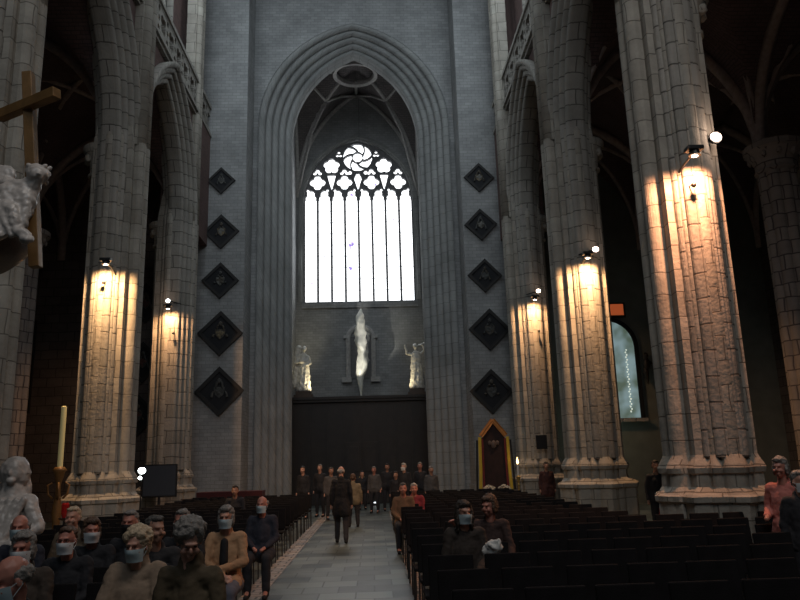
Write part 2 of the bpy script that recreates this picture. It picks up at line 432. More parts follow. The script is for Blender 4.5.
# base levels: (z, grow)
BASEZ = [(0, .07), (1.02, .07), (1.05, .12), (1.13, .13), (1.16, .09), (1.27, .06), (1.46, .05), (1.48, .09), (1.56, .11), (1.62, .08), (1.70, .03), (1.76, 0)]
def pier(s, y, label):
    t = thing('pier', label, 'pillar', (s * (PX if s > 0 or y < 24 else 6.30), y, 0))
    bm = bmesh.new()
    def fb(z):
        g = dict(BASEZ)[z]
        return [p * ((p.length + g) / p.length) for p in base_shape(z)] if z < 1.2 else [p * ((p.length + g) / p.length) for p in OUT]
    extrude_outline(bm, fb, [b[0] for b in BASEZ], s)
    obj('moulded_base', bm, M_PIER, t, uv=False)
    bm = bmesh.new(); extrude_outline(bm, lambda z: OUT if z < 11 else [p * .78 for p in OUT], [1.74, 4, 7, 10.25, 11.3], s)
    obj('shaft', bm, M_PIER, t, uv=False)
    # twin wall shafts running up to the high vault
    for k in (-.17, .17):
        bm = bmesh.new()
        extrude_outline(bm, lambda z: [Vector((.60 + .15 * math.cos(a * PI / 8), k + .15 * math.sin(a * PI / 8))) for a in range(16)], [10.2, 15, 20, 25], s)
        obj('vault_shaft', bm, M_PIER, t, uv=False, smooth=True)
    bm = bmesh.new()
    extrude_outline(bm, lambda z: [Vector((x, yy)) for x, yy in ((.2, -.38), (.56, -.38), (.56, .38), (.2, .38))], [10.2, 14.4, 25], s)
    obj('wall_pilaster', bm, M_PIER, t, uv=False)
    # aisle-side capital
    bm = bmesh.new(); prof = [(.25, 9.35), (.30, 9.38), (.30, 9.44), (.25, 9.48), (.27, 9.7), (.36, 9.95), (.46, 10.08), (.46, 10.2), (.40, 10.26)]
    lathe(bm, prof, (s * .48, 0), 16)
    for k in range(8):
        a = 2 * PI * k / 8; ell(bm, (s * .48 + .34 * math.cos(a), .34 * math.sin(a), 9.86), (.1, .1, .13), sub=1)
    obj('leaf_capital', bm, M_PIER, t, smooth=True)
    return t
pier(-1, PY[1], 'foremost stone pier on the left, rising behind the golden cross')
pier(-1, PY[2], 'left clustered pier lit by the brightest spotlight, candle at its foot')
pier(-1, PY[3], 'slim far left pier beside the diamond panels, dark screen before it')
pier(1, PY[1], 'nearest right stone pier, broad and tall, lit orange, chairs before its base')
pier(1, PY[2], 'second pier on the right, lit golden, glowing lamp on its side')
pier(1, PY[3], 'farthest right pier touching the tower wall beside the draped panel')

# outer aisle columns with capitals, seen through the arcades
def aisle_col(s, y, label):
    t = thing('aisle_column', label, 'column', (s * (11.85 if s > 0 and y < 20 else 11.5), y, 0))
    bm = bmesh.new(); lathe(bm, [(.8, 0), (.8, .9), (.7, 1.0), (.66, 1.2), (.58, 1.3)], seg=8); obj('column_base', bm, M_AISLE2, t)
    bm = bmesh.new(); pts = outline([('c', .34 * math.cos(a * PI / 4), .34 * math.sin(a * PI / 4), .16) for a in range(8)] + [('c', 0, 0, .4)], 96)
    extrude_outline(bm, lambda z: pts, [1.25, 5, 9.3], s); obj('shaft', bm, M_AISLE2, t, uv=False)
    bm = bmesh.new(); lathe(bm, [(.5, 9.25), (.56, 9.3), (.52, 9.4), (.55, 9.6), (.72, 9.85), (.78, 9.9), (.78, 10.05), (.7, 10.1)], seg=16)
    for k in range(10):
        a = 2 * PI * k / 10; ell(bm, (.62 * math.cos(a), .62 * math.sin(a), 9.72), (.09, .09, .13), sub=1)
    obj('capital', bm, M_AISLE2, t)
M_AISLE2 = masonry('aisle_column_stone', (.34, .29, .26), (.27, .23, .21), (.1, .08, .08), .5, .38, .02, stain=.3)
aisle_col(1, 18.3, 'free-standing column with leafy capital at the far right edge')
aisle_col(1, 24.65, 'dim column in the far right aisle behind the large pier')
aisle_col(-1, 18.3, 'dark column in the left aisle behind the nearest pier')
aisle_col(-1, 24.65, 'dark column in the left aisle between first and second piers')

# aisle vaults and ribs
def vault(bm, x0, x1, y0, y1, zs, rise, n=18):
    cx, cy, a, b = (x0 + x1) / 2, (y0 + y1) / 2, (x1 - x0) / 2, (y1 - y0) / 2
    Rx, Cx = parch(a, rise); Ry, Cy = parch(b, rise)
    g = [[bm.verts.new((cx + a * u, cy + b * v, max(arch_z(a * u, Rx, Cx, zs), arch_z(b * v, Ry, Cy, zs)))) for v in np.linspace(-1, 1, n + 1)] for u in np.linspace(-1, 1, n + 1)]
    for i in range(n):
        for j in range(n): bm.faces.new((g[i][j], g[i][j + 1], g[i + 1][j + 1], g[i + 1][j]))
def rib(bm, p0, p1, zs, rise, r=.09, n=16, gap=0):
    p0, p1 = Vector(p0), Vector(p1); L = (p1 - p0).length / 2; R, c = parch(L, rise)
    pts = []
    for k in range(n + 1):
        t = -math.cos(PI * k / n); q = (p0 + p1) / 2 + (p1 - p0) / 2 * t
        pts.append((q.x, q.y, arch_z(L * t, R, c, zs)))
    if gap:
        mid = (p0 + p1) / 2
        for half in (pts[:len(pts) // 2 + 1], pts[len(pts) // 2:]):
            tube(bm, [p for p in half if (Vector(p[:2]) - mid).length > gap], r, 6)
        return
    tube(bm, pts, r, 6)
def aisle(s, side, nw):
    bm = bmesh.new(); rb = bmesh.new()
    ys = [5.6, 11.95, 18.3, 24.65, 27.6]
    for (xa, xb) in ((6.3, 11.5), (11.5, 16.4)):
        for y0, y1 in zip(ys, ys[1:]):
            X0, X1 = sorted((s * xa, s * xb)); rs = 4.0
            vault(bm, X0, X1, y0, y1, 9.9, rs)
            rib(rb, (X0, y0), (X1, y1), 9.85, rs - .02); rib(rb, (X0, y1), (X1, y0), 9.85, rs - .02)
            rib(rb, (X0, y0), (X1, y0), 9.85, rs - .1, .16); rib(rb, (s * xb, y0), (s * xb, y1), 9.85, rs - .1, .16)
    struct('ceiling_%s_aisle' % side, bm, M_VAULT, smooth=True); struct('trim_%d' % nw, rb, M_RIB, smooth=True)
    bm = bmesh.new()
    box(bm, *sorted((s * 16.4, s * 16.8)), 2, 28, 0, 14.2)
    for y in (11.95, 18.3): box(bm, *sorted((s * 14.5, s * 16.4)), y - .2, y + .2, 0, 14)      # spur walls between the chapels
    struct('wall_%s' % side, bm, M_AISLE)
    return
aisle(-1, 'left', 9); aisle(1, 'right', 10)
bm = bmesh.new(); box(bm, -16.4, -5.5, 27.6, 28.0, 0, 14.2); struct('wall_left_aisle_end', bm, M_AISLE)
M_GREENWALL = mat('aisle_end_plaster', (.16, .17, .15), .85, var=.15, scale=2)
bm = bmesh.new(); box(bm, 5.5, 16.4, 27.6, 28.0, 0, 14.2); struct('wall_right_aisle_end', bm, M_GREENWALL)
bm = bmesh.new(); box(bm, -7, 7, 2.4, 28, 25, 25.4); struct('ceiling', bm, M_VAULT)

# ------------------------------------------------------------------ tower wall, tower arch and its chamber
PW = lambda u, d, z: (u, d, z)
THW, TR, TC, TZS = 2.75, 3.81, 1.06, 15.62
TRISE = 4.12
TOR, TOC = parch(THW + 1.15, TRISE + .55 * 1.15)
bm = bmesh.new()
us = [-6.3, -3.9] + [-3.9 * math.cos(PI * k / 48) for k in range(1, 48)] + [3.9, 6.3]
strip_wall(bm, us, lambda u: arch_z(u, TOR, TOC, TZS) if abs(u) < 3.9 else 0, lambda u: 25, PW, 28.0, 30.0)
bmesh.ops.recalc_face_normals(bm, faces=bm.faces[:])
struct('wall_tower', bm, M_TOWER)
for s, nm in ((-1, 'left'), (1, 'right')):
    bm = bmesh.new(); box(bm, *sorted((s * 4.20, s * 6.0)), 26.5, 28.0, 0, 25)
    box(bm, *sorted((s * 4.14, s * 6.0)), 26.44, 28.0, 0, .9); struct('wall_%s_buttress' % nm, bm, M_TOWER)
bm = bmesh.new()
prof = [(1.22, 28.0), (1.22, 27.93)] + rolls(1.2, 27.93, 0.0, 29.4, 5, .13, 8) + [(0, 29.5), (0, 29.8), (.5, 29.8)]
sweep_arch(bm, THW, TRISE, TZS, 0, prof, PW, 30, .55)
struct('trim_11', bm, M_TOWERARCH, uv=False)
# chamber side walls
for s, nm in ((-1, 'left'), (1, 'right')):
    bm = bmesh.new(); box(bm, *sorted((s * 3.25, s * 3.9)), 30.0, 37, 0, 23); struct('wall_%s_tower_chamber' % nm, bm, M_TOWER)
# window wall with opening
WHW, WZS, WSILL, WY = 2.87, 15.25, 9.85, 36.0
WR, WC = parch(WHW, 3.5)
bm = bmesh.new()
us = [-3.3, -WHW] + [-WHW * math.cos(PI * k / 40) for k in range(1, 40)] + [WHW, 3.3]
strip_wall(bm, us, lambda u: arch_z(u, WR, WC, WZS) if abs(u) < WHW else 0, lambda u: 23, PW, WY, WY + .8)
strip_wall(bm, [-WHW, WHW], lambda u: 0, lambda u: WSILL, PW, WY, WY + .8)
box(bm, -2.95, 2.95, WY - .12, WY, WSILL - .35, WSILL - .1)
bmesh.ops.recalc_face_normals(bm, faces=bm.faces[:])
struct('wall_west', bm, M_TOWER)
bm = bmesh.new(); sweep_arch(bm, WHW, 3.5, WZS, WSILL, [(.28, WY - .0), (.26, WY - .1), (.12, WY - .1), (.08, WY - .02), (0, WY + .02), (0, WY + .3)], PW)
struct('trim_12', bm, M_TOWERARCH, uv=False)
# leaded, bright window glass
m, n, l, b = nt_new('bright_window_glass')
uv = n.new('ShaderNodeUVMap'); br = n.new('ShaderNodeTexBrick'); l.new(uv.outputs[0], br.inputs['Vector']); br.offset = 0
br.inputs['Scale'].default_value = 1; br.inputs['Brick Width'].default_value = .7175; br.inputs['Row Height'].default_value = .62; br.inputs['Mortar Size'].default_value = .02
br.inputs['Color1'].default_value = (1, 1, 1, 1); br.inputs['Color2'].default_value = (.93, .97, 1, 1); br.inputs['Mortar'].default_value = (.30, .34, .38, 1)
vo = n.new('ShaderNodeTexNoise'); vo.inputs['Scale'].default_value = 1.5; vo.inputs['Detail'].default_value = 3; l.new(uv.outputs[0], vo.inputs['Vector'])
rp = n.new('ShaderNodeValToRGB'); l.new(vo.outputs[0], rp.inputs[0]); rp.color_ramp.elements[0].position = .27; rp.color_ramp.elements[0].color = (.16, .10, .34, 1)
rp.color_ramp.elements[1].position = .33; rp.color_ramp.elements[1].color = (1, 1, 1, 1)
mu = n.new('ShaderNodeMix'); mu.data_type = 'RGBA'; mu.blend_type = 'MULTIPLY'; mu.inputs[0].default_value = 1
l.new(br.outputs['Color'], mu.inputs[6]); l.new(rp.outputs[0], mu.inputs[7])
b.inputs['Base Color'].default_value = (.1, .1, .1, 1)
l.new(mu.outputs[2], b.inputs['Emission Color']); b.inputs['Emission Strength'].default_value = 2.6
bm = bmesh.new(); box(bm, -WHW, WHW, WY + .5, WY + .53, WSILL, 18.9)
WIN = struct('window_1', bm, m)
# tracery
X = np.linspace(-WHW - .05, WHW + .05, 210); Z = np.concatenate([np.arange(WSILL - .02, 15.0, .6), np.arange(15.0, 18.95, .028)])
xx, zz = np.meshgrid(X, Z, indexing='ij')
holes = np.full(xx.shape, 9.0)
pitch = 2 * WHW / 8
def circ(x, z, r): return np.hypot(xx - x, zz - z) - r
def pointed(cx, hw, zs_, sharp=1.35):
    R = hw * sharp; c = R - hw
    up_ = np.maximum(np.hypot(xx - cx + c, zz - zs_), np.hypot(xx - cx - c, zz - zs_)) - R
    return np.where(zz > zs_, up_, np.abs(xx - cx) - hw)
for k in range(8):
    cx = -WHW + pitch * (k + .5); hw = pitch / 2 - (.055 if k % 2 else .055)
    body = np.where(zz < 15.45, np.abs(xx - cx) - hw, 9)
    head = np.where(zz >= 15.42, np.minimum(circ(cx, 15.78, .2), np.minimum(circ(cx - .13, 15.55, .15), circ(cx + .13, 15.55, .15))), 9)
    holes = np.minimum(holes, np.minimum(body, head))
for k in range(4):
    cx = -WHW + pitch * (2 * k + 1); cz = 16.42
    for a in range(4): holes = np.minimum(holes, circ(cx + .215 * math.cos(a * PI / 2), cz + .215 * math.sin(a * PI / 2), .20))
    holes = np.minimum(holes, np.minimum(circ(cx, 17.08, .12), np.minimum(circ(cx - .14, 16.95, .10), circ(cx + .14, 16.95, .10))))
    for sg in (-1, 1): holes = np.minimum(holes, np.hypot((xx - cx - sg * .52) * 1.5, zz - 15.98) - .10)
for sg in (-1, 1):
    cx, cz = sg * 1.40, 17.36
    for a in range(5):
        an = PI / 2 + a * 2 * PI / 5; holes = np.minimum(holes, circ(cx + .24 * math.cos(an), cz + .24 * math.sin(an), .20))
    holes = np.minimum(holes, circ(cx, cz, .2))
    holes = np.minimum(holes, np.where((zz > 15.95) & (zz < 16.85), np.abs(xx - cx) - (zz - 15.95) * .26 + .0, 9))
    for a in range(3):
        an = PI / 2 + a * 2 * PI / 3; holes = np.minimum(holes, circ(sg * 1.0 + .10 * math.cos(an), 18.02 + .12 * math.sin(an), .085))
    holes = np.minimum(holes, np.hypot((xx - sg * .42) * 1.2, (zz - 16.98)) - .13)
holes = np.minimum(holes, np.where((zz > 15.95) & (zz < 16.95), np.abs(xx) - np.minimum((zz - 15.95) * .30, (16.98 - zz) * .5 + .05), 9))
rr = np.hypot(xx, zz - 17.85); th = np.arctan2(zz - 17.85, xx)
arm = np.full(xx.shape, 9.0)
for a in range(6):
    dlt = (th - a * PI / 3 - 1.5 * rr + PI) % (2 * PI) - PI
    arm = np.minimum(arm, rr * np.abs(dlt) / np.sqrt(1 + (1.5 * rr) ** 2))
rose = np.where(rr < .27, -1.0, np.maximum(rr - .78, .038 - arm)); rose = np.where((rr > .26) & (rr < .33), np.maximum(.03 - np.abs(rr - .295) + .0, -.05) * 1.0, rose)
holes = np.minimum(holes, rose)
inside = np.maximum(np.where(zz > WZS, np.maximum(np.hypot(xx + WC, zz - WZS), np.hypot(xx - WC, zz - WZS)) - WR, np.abs(xx) - WHW), -9)
Fv = np.maximum(-holes, inside - .04)
bm = bmesh.new(); march(bm, X, Z, Fv, PW, WY + .22, WY + .42)
bmesh.ops.recalc_face_normals(bm, faces=bm.faces[:])
obj('window_tracery', bm, M_TRAC, WIN)
# chamber vault with star ribs and a ring
bm = bmesh.new(); vault(bm, -3.25, 3.25, 30.0, 36.0, 15.6, 5.95, 24); struct('ceiling_tower_chamber', bm, M_TVAULT, smooth=True)
rb = bmesh.new()
for a, c in (((-3.2, 30.0), (3.2, 36)), ((-3.2, 36), (3.2, 30.0))): rib(rb, a, c, 15.5, 5.9, .11, 40, 1.0)
rib(rb, (-3.2, 36), (3.2, 36), 15.6, 5.85, .14, 20); rib(rb, (-3.2, 30.1), (3.2, 30.1), 15.6, 5.85, .12, 20)
rib(rb, (-3.2, 30), (-3.2, 36), 15.6, 5.85, .12, 20); rib(rb, (3.2, 30), (3.2, 36), 15.6, 5.85, .12, 20)
tube(rb, [(-3.2, 33, 21.4), (-1.05, 33, 21.0)], .08, 6); tube(rb, [(3.2, 33, 21.4), (1.05, 33, 21.0)], .08, 6)
tube(rb, [(0, 33.9, 21.0), (0, 36, 21.4)], .08, 6)
for sx in (-1, 1):
    for sy in (-1, 1):
        P = Vector((sx * 1.55, 33 + sy * 1.45, 20.2))
        for q in ((0, 33 + sy * 2.95, 21.3), (sx * 3.15, 33, 21.3), (sx * 3.2, 33 + sy * 3, 15.6)):
            q = Vector(q); mid = (P + q) / 2 + Vector((0, 0, .15 if q.z > 18 else .9)); tube(rb, [P, P.lerp(mid, .55), mid, q.lerp(mid, .45), q], .075, 6)
struct('trim_13', rb, M_TRIB, smooth=True)
bm = bmesh.new(); n_ = 32
prof = [(.95, 20.85), (1.12, 20.8), (1.15, 21.05), (.98, 21.15), (.92, 21.0)]
rings = [[bm.verts.new((r * math.cos(2 * PI * k / n_), 33 + r * math.sin(2 * PI * k / n_), z)) for k in range(n_)] for r, z in prof]
for a, c in zip(rings, rings[1:] + rings[:1]):
    for k in range(n_): bm.faces.new((a[k], a[(k + 1) % n_], c[(k + 1) % n_], c[k]))
bmesh.ops.recalc_face_normals(bm, faces=bm.faces[:])
struct('trim_14', bm, M_TRIB)

# ------------------------------------------------------------------ lamps
def spot(name, loc, target, power, color, angle, blend=.3, r=.05, parent=None):
    l = bpy.data.lights.new(name, 'SPOT'); l.energy = power; l.color = color; l.spot_size = math.radians(angle); l.spot_blend = blend; l.shadow_soft_size = r
    o = bpy.data.objects.new(name, l); COL.objects.link(o)
    if parent: o.parent = parent
    o.location = loc; o.rotation_euler = (Vector(target) - Vector(loc)).to_track_quat('-Z', 'Y').to_euler(); return o
def pier_lamp(x, y, z, label, power, color, dirx, lens=M_LAMPW, ang=158):
    """downlighter on an arm before a pier; origin at the pier face"""
    t = thing('wall_spotlight', label, 'spotlight', (x, y, z))
    bm = bmesh.new(); tube(bm, [(0, .75, -.12), (0, .5, .0), (0, -.04, .06)], .018, 6); obj('bracket', bm, M_BLACK, t)
    bm = bmesh.new(); tube(bm, [(0, -.04, .10), (0, -.04, .0)], [.07, .10], 12); box(bm, -.13, .13, -.14, .06, .08, .15, .01); obj('lamp_housing', bm, M_BLACK, t)
    bm = bmesh.new(); lathe(bm, [(.05, -.012), (.05, -.004)], (0, -.04), 12); obj('bulb', bm, lens, t)
    spot('downlight', (0, -.04, -.03), (0, 1.0, -3), power * 2.7, color, ang, .55, .07, t)
ORANGE = (1, .44, .22); GOLD = (1, .54, .25); YEL = (1, .57, .26)
pier_lamp(5.85, 10.75, 6.5, 'small black downlighter above the orange glow on the nearest right pier', 260, ORANGE, 1)
pier_lamp(5.95, 17.05, 6.58, 'black downlighter above the golden glow on the second right pier', 230, GOLD, 1)
pier_lamp(6.05, 23.4, 6.95, 'tiny downlighter high on the farthest right pier', 150, GOLD, 1)
pier_lamp(-5.82, 17.05, 6.64, 'black downlighter above the brightest yellow glow on the left pier', 260, YEL, -1)
pier_lamp(-6.1, 23.4, 6.9, 'tiny downlighter high on the slim far left pier', 130, GOLD, -1)
def side_lamp(x, y, z, label, r, lens, s):
    """a bright floodlight on an arm at the aisle side of a pier, facing the choir"""
    t = thing('floodlight', label, 'lamp', (x, y, z))
    bm = bmesh.new(); tube(bm, [(-s * .35, .25, -.05), (-s * .1, .1, 0), (0, .03, 0)], .02, 6); obj('bracket', bm, M_BLACK, t)
    bm = bmesh.new(); tube(bm, [(0, .08, 0), (0, 0, 0), (0, -.05, 0)], [r * .6, r * 1.05, r * 1.1], 14); obj('lamp_housing', bm, M_BLACK, t)
    bm = bmesh.new(); ell(bm, (0, -.055, 0), (r, r * .45, r * .85)); obj('bulb', bm, lens, t, smooth=True)
    l = bpy.data.lights.new('flood', 'POINT'); l.energy = 16 if r > .09 else 4; l.color = (1, .72, .55); l.shadow_soft_size = .1
    q = bpy.data.objects.new('flood', l); COL.objects.link(q); q.parent = t; q.location = (s * .15, -.25, .05)
side_lamp(6.50, 11.25, 7.05, 'large pinkish glowing floodlight on the right edge of the nearest right pier', .10, M_LAMPR, 1)
side_lamp(6.24, 17.3, 6.87, 'glowing round lamp on the second right pier', .085, M_LAMPR, 1)
side_lamp(6.22, 23.55, 7.28, 'small glowing lamp on the farthest right pier', .075, M_LAMPW, 1)
side_lamp(-6.15, 23.55, 7.2, 'small white lamp on the slim far left pier', .07, M_LAMPC, -1)
def speaker(x, y, z, label):
    t = thing('security_camera', label, 'camera', (x, y, z))
    bm = bmesh.new(); tube(bm, [(0, .2, .05), (0, .02, .02)], .012, 6); obj('bracket', bm, M_BLACK, t)
    bm = bmesh.new(); ell(bm, (0, -.02, 0), (.045, .05, .045)); obj('dome', bm, M_BLACK, t, smooth=True)
speaker(5.93, 11.05, 6.12, 'small dark dome on the orange-lit stone of the nearest right pier')
speaker(-5.98, 17.38, 6.28, 'small dark dome in the bright glow on the left pier')
speaker(-6.0, 23.75, 6.15, 'small dark dome on the slim far left pier')
speaker(6.2, 23.75, 5.95, 'small dark dome on the farthest right pier')

# ------------------------------------------------------------------ hatchments
def hatchment(x, y, z, h, label, seed, group=None, cols=None):
    rnd = random.Random(seed)
    t = thing('heraldic_panel', label, 'panel', (x, y, z - h), 0, group)
    rot = Matrix.Rotation(PI / 4, 4, 'Y'); a = h / math.sqrt(2); C0 = Matrix.Translation((0, 0, h)) @ Matrix.Rotation(rnd.uniform(-.03, .03), 4, 'Y')
    bm = bmesh.new(); w = .09 * h / .6
    for (x0, x1, z0, z1) in ((-a, a, a - w, a), (-a, a, -a, -a + w), (-a, -a + w, -a + w, a - w), (a - w, a, -a + w, a - w)):
        box(bm, x0, x1, -.09, 0, z0, z1, 0, C0 @ rot)
    obj('frame', bm, M_FRAME, t)
    bm = bmesh.new(); box(bm, -a + w, a - w, -.05, -.01, -a + w, a - w, 0, C0 @ rot); obj('board', bm, M_PANEL, t)
    # shield
    c1, c2 = cols or (M_HER[rnd.randrange(3)], M_HER[rnd.randrange(3)])
    bm = bmesh.new(); s = h * .22
    pts = [(-s, .45 * s), (-s, s), (s, s), (s, .45 * s), (.75 * s, -.4 * s), (0, -1.1 * s), (-.75 * s, -.4 * s)]
    f0 = [bm.verts.new(C0 @ Vector((px, -.075, pz - .05 * h))) for px, pz in pts]; f1 = [bm.verts.new(C0 @ Vector((px, -.05, pz - .05 * h))) for px, pz in pts]
    bm.faces.new(f0); bm.faces.new(f1[::-1])
    for k in range(7): bm.faces.new((f0[k], f1[k], f1[(k + 1) % 7], f0[(k + 1) % 7]))
    bmesh.ops.recalc_face_normals(bm, faces=bm.faces[:]); obj('shield', bm, c1, t)
    bm = bmesh.new()
    box(bm, -s * .12, s * .12, -.09, -.075, -s * .9 - .05 * h, s * .9 - .05 * h, 0, C0); box(bm, -s * .85, s * .85, -.088, -.075, -.02 * h, .07 * h, 0, C0)
    for k in range(5): ell(bm, C0 @ Vector((rnd.uniform(-.5, .5) * s, -.085, rnd.uniform(-.5, .7) * s)), (.05 * h / .6, .015, .05 * h / .6), sub=1)
    obj('charge', bm, c2, t)
    # mantling and crest
    bm = bmesh.new()
    for sg in (-1, 1):
        pts = [C0 @ Vector((sg * (s * .3 + s * 1.1 * q), -.07, .33 * h - .55 * h * q + .08 * h * math.sin(9 * q + seed))) for q in np.linspace(0, 1, 9)]
        tube(bm, pts, [.035 * h * (1 + .8 * math.sin(8 * q)) for q in np.linspace(0.1, 1, 9)], 6)
    ell(bm, C0 @ Vector((0, -.07, .42 * h)), (.10 * h, .03, .12 * h), sub=1)
    obj('mantling', bm, M_HER[3 + seed % 2], t)
M_HER = [mat('heraldic_gold', (.13, .10, .055), .6, var=.4, scale=12), mat('heraldic_grey', (.11, .11, .10), .6, var=.4, scale=12), mat('heraldic_red', (.085, .035, .03), .6, var=.4, scale=12),
         mat('heraldic_tan', (.05, .043, .033), .7, var=.5, scale=15), mat('heraldic_silver', (.045, .047, .045), .7, var=.5, scale=15)]
LH = [(-5.14, 12.62, .54, 'greenish-grey diamond panel, smallest and topmost on the left wall'), (-5.09, 10.55, .68, 'black diamond panel with pale cross-like arms, second from top left'),
      (-5.08, 8.62, .70, 'black diamond panel with faint figures, third from top on the left'), (-5.03, 6.61, .84, 'black diamond panel with tan arms, fourth from top on the left'), (-5.01, 4.47, .90, 'largest plain dark diamond panel, lowest on the left wall')]
RH = [(4.90, 12.60, .60, 'dark diamond panel with gold arms, topmost on the right wall'), (4.87, 10.66, .64, 'dark diamond panel with grey figures, second from top right'),
      (4.92, 8.62, .66, 'almost black diamond panel, third from top on the right'), (4.99, 6.53, .80, 'dark diamond panel with patterned centre, fourth from top right'), (4.93, 4.22, .82, 'dark diamond panel just above the draped pointed panel, right wall')]
for i, (x, z, h, lb) in enumerate(LH): hatchment(x, 26.49, z, h, lb, 3 + i, 'diamond panels on the left tower wall', (M_HER[[1, 0, 1, 3, 4][i]], M_HER[[4, 1, 3, 0, 4][i]]))
for i, (x, z, h, lb) in enumerate(RH): hatchment(x, 26.49, z, h, lb, 20 + i, 'diamond panels on the right tower wall', (M_HER[[0, 3, 4, 3, 4][i]], M_HER[[1, 1, 4, 4, 4][i]]))
for i, (x, z) in enumerate(((-8.15, 8.05), (-8.15, 5.75), (-8.25, 3.75))): hatchment(x, 27.58, z, .8, ['highest', 'middle', 'lowest'][i] + ' of the dark diamond panels half hidden behind the left pier', 40 + i, 'diamond panels in the left aisle', (M_HER[4], M_HER[2]))

# ------------------------------------------------------------------ tower chamber furniture: wooden porch, statues, niche
t = thing('wooden_porch', 'dark wooden vestibule filling the foot of the tower arch', 'vestibule', (0, 33, 0))
bm = bmesh.new(); box(bm, -3.24, 3.24, 0, .35, 0, 4.5)
for k in range(9): x = -3.1 + k * .775; box(bm, x - .05, x + .05, -.05, 0, 0, 4.4)
obj('front_panelling', bm, M_DARKWOOD, t)
bm = bmesh.new(); box(bm, -3.24, 3.24, -.15, .5, 4.5, 4.62); box(bm, -3.24, 3.24, -.22, .5, 4.62, 4.74); obj('cornice', bm, M_DARKWOOD, t)
for sx in (-1, 1):
    bm = bmesh.new(); box(bm, *sorted((sx * .03, sx * .75)), -.09, -.02, .05, 2.7, .01); box(bm, *sorted((sx * .12, sx * .66)), -.12, -.08, .3, 1.2, .01); box(bm, *sorted((sx * .12, sx * .66)), -.12, -.08, 1.4, 2.5, .01)
    d = obj('door', bm, M_DARKWOOD, t); bm = bmesh.new(); tube(bm, [(sx * .1, -.12, 1.05), (sx * .1, -.17, 1.1), (sx * .1, -.12, 1.2)], .012, 6); obj('handle', bm, M_GOLD, d)
bm = bmesh.new(); box(bm, -3.24, 3.24, .5, 2.95, 4.5, 4.6); obj('roof', bm, M_DARKWOOD, t)
def ledge(sx, lb):
    t = thing('statue_plinth', lb, 'plinth', (sx * 2.6, 33.15, 4.74)); bm = bmesh.new(); box(bm, -.42, .42, -.2, .45, 0, .14); box(bm, -.34, .34, -.14, .4, .14, .3); obj('plinth_block', bm, M_BROWNWOOD, t)
ledge(-1, 'plinth under the left statue on the wooden vestibule'); ledge(1, 'plinth under the right statue on the wooden vestibule')
def statue(x, y, z, label, sx, gesture):
    bm = bmesh.new()
    # draped standing figure about 2.1 m tall
    for (p, r) in (((0, 0, .2), (.36, .26, .26)), ((0, 0, .5), (.30, .22, .4)), ((.03 * sx, 0, .95), (.26, .19, .4)), ((.02 * sx, 0, 1.35), (.25, .17, .32)), ((0, 0, 1.6), (.21, .14, .16))): ell(bm, p, r)
    for k in range(9):
        a = 2 * PI * k / 9; cap(bm, (.28 * math.cos(a), .2 * math.sin(a), .05), (.2 * math.cos(a + .3), .14 * math.sin(a + .3), 1.1), .07, .05)
    cap(bm, (0, 0, 1.65), (.02 * sx, -.03, 1.82), .07, .07); ell(bm, (.03 * sx, -.05, 1.93), (.10, .12, .14)); ell(bm, (.03 * sx, 0, 1.97), (.12, .12, .13)); ell(bm, (.03 * sx, -.16, 1.9), (.02, .04, .03))
    if gesture == 'up':
        cap(bm, (-.2, 0, 1.6), (-.42, -.1, 1.62), .08, .06); cap(bm, (-.42, -.1, 1.62), (-.50, -.15, 1.95), .06, .045); ell(bm, (-.5, -.15, 2.0), (.05, .04, .07))
        cap(bm, (.2, 0, 1.6), (.40, -.08, 1.75), .08, .06); cap(bm, (.40, -.08, 1.75), (.3, -.1, 2.05), .06, .045); cap(bm, (.15, .02, 2.0), (.5, .02, 2.08), .06, .09)
    else:
        cap(bm, (-.2, 0, 1.6), (-.34, -.12, 1.3), .08, .06); cap(bm, (-.34, -.12, 1.3), (-.08, -.25, 1.35), .06, .045)
        cap(bm, (.2, 0, 1.6), (.32, -.1, 1.28), .08, .06); cap(bm, (.32, -.1, 1.28), (.12, -.26, 1.15), .06, .045)
        cap(bm, (-.3, .05, 1.85), (-.42, .1, .3), .10, .16); cap(bm, (-.24, .06, 2.0), (-.32, .08, 1.6), .14, .12)
    b2 = remesh(bm, .03, 2, .03, 6); t = props(obj('statue', b2, M_WHITEST, None, smooth=True, loc=(x, y, z)), label, 'statue'); return t
statue(-2.6, 33.2, 5.04, 'lit stone statue of a draped figure, left of the tall window wall', 1, 'in')
statue(2.6, 33.2, 5.04, 'lit stone statue with raised arm, right of the tall window wall', -1, 'up')
# niche frame on the wall
t = thing('stone_niche', 'pale arched stone niche frame below the great window', 'niche', (0, 35.98, 5.9))
bm = bmesh.new()
sweep_arch(bm, .52, .5, 2.0, 0, [(.22, 0), (.22, -.16), (.1, -.22), (0, -.16), (0, 0)], lambda u, d, z: (u, d, z), 12)
box(bm, -.95, -.48, -.2, 0, -.2, .05); box(bm, .48, .95, -.2, 0, -.2, .05); box(bm, -.85, -.6, -.22, 0, 2.0, 2.15); box(bm, .6, .85, -.22, 0, 2.0, 2.15)
obj('frame', bm, M_TRIB, t)
bm = bmesh.new(); box(bm, -.52, .52, -.03, 0, 0, 2.1); obj('back_panel', bm, M_TRAC, t)
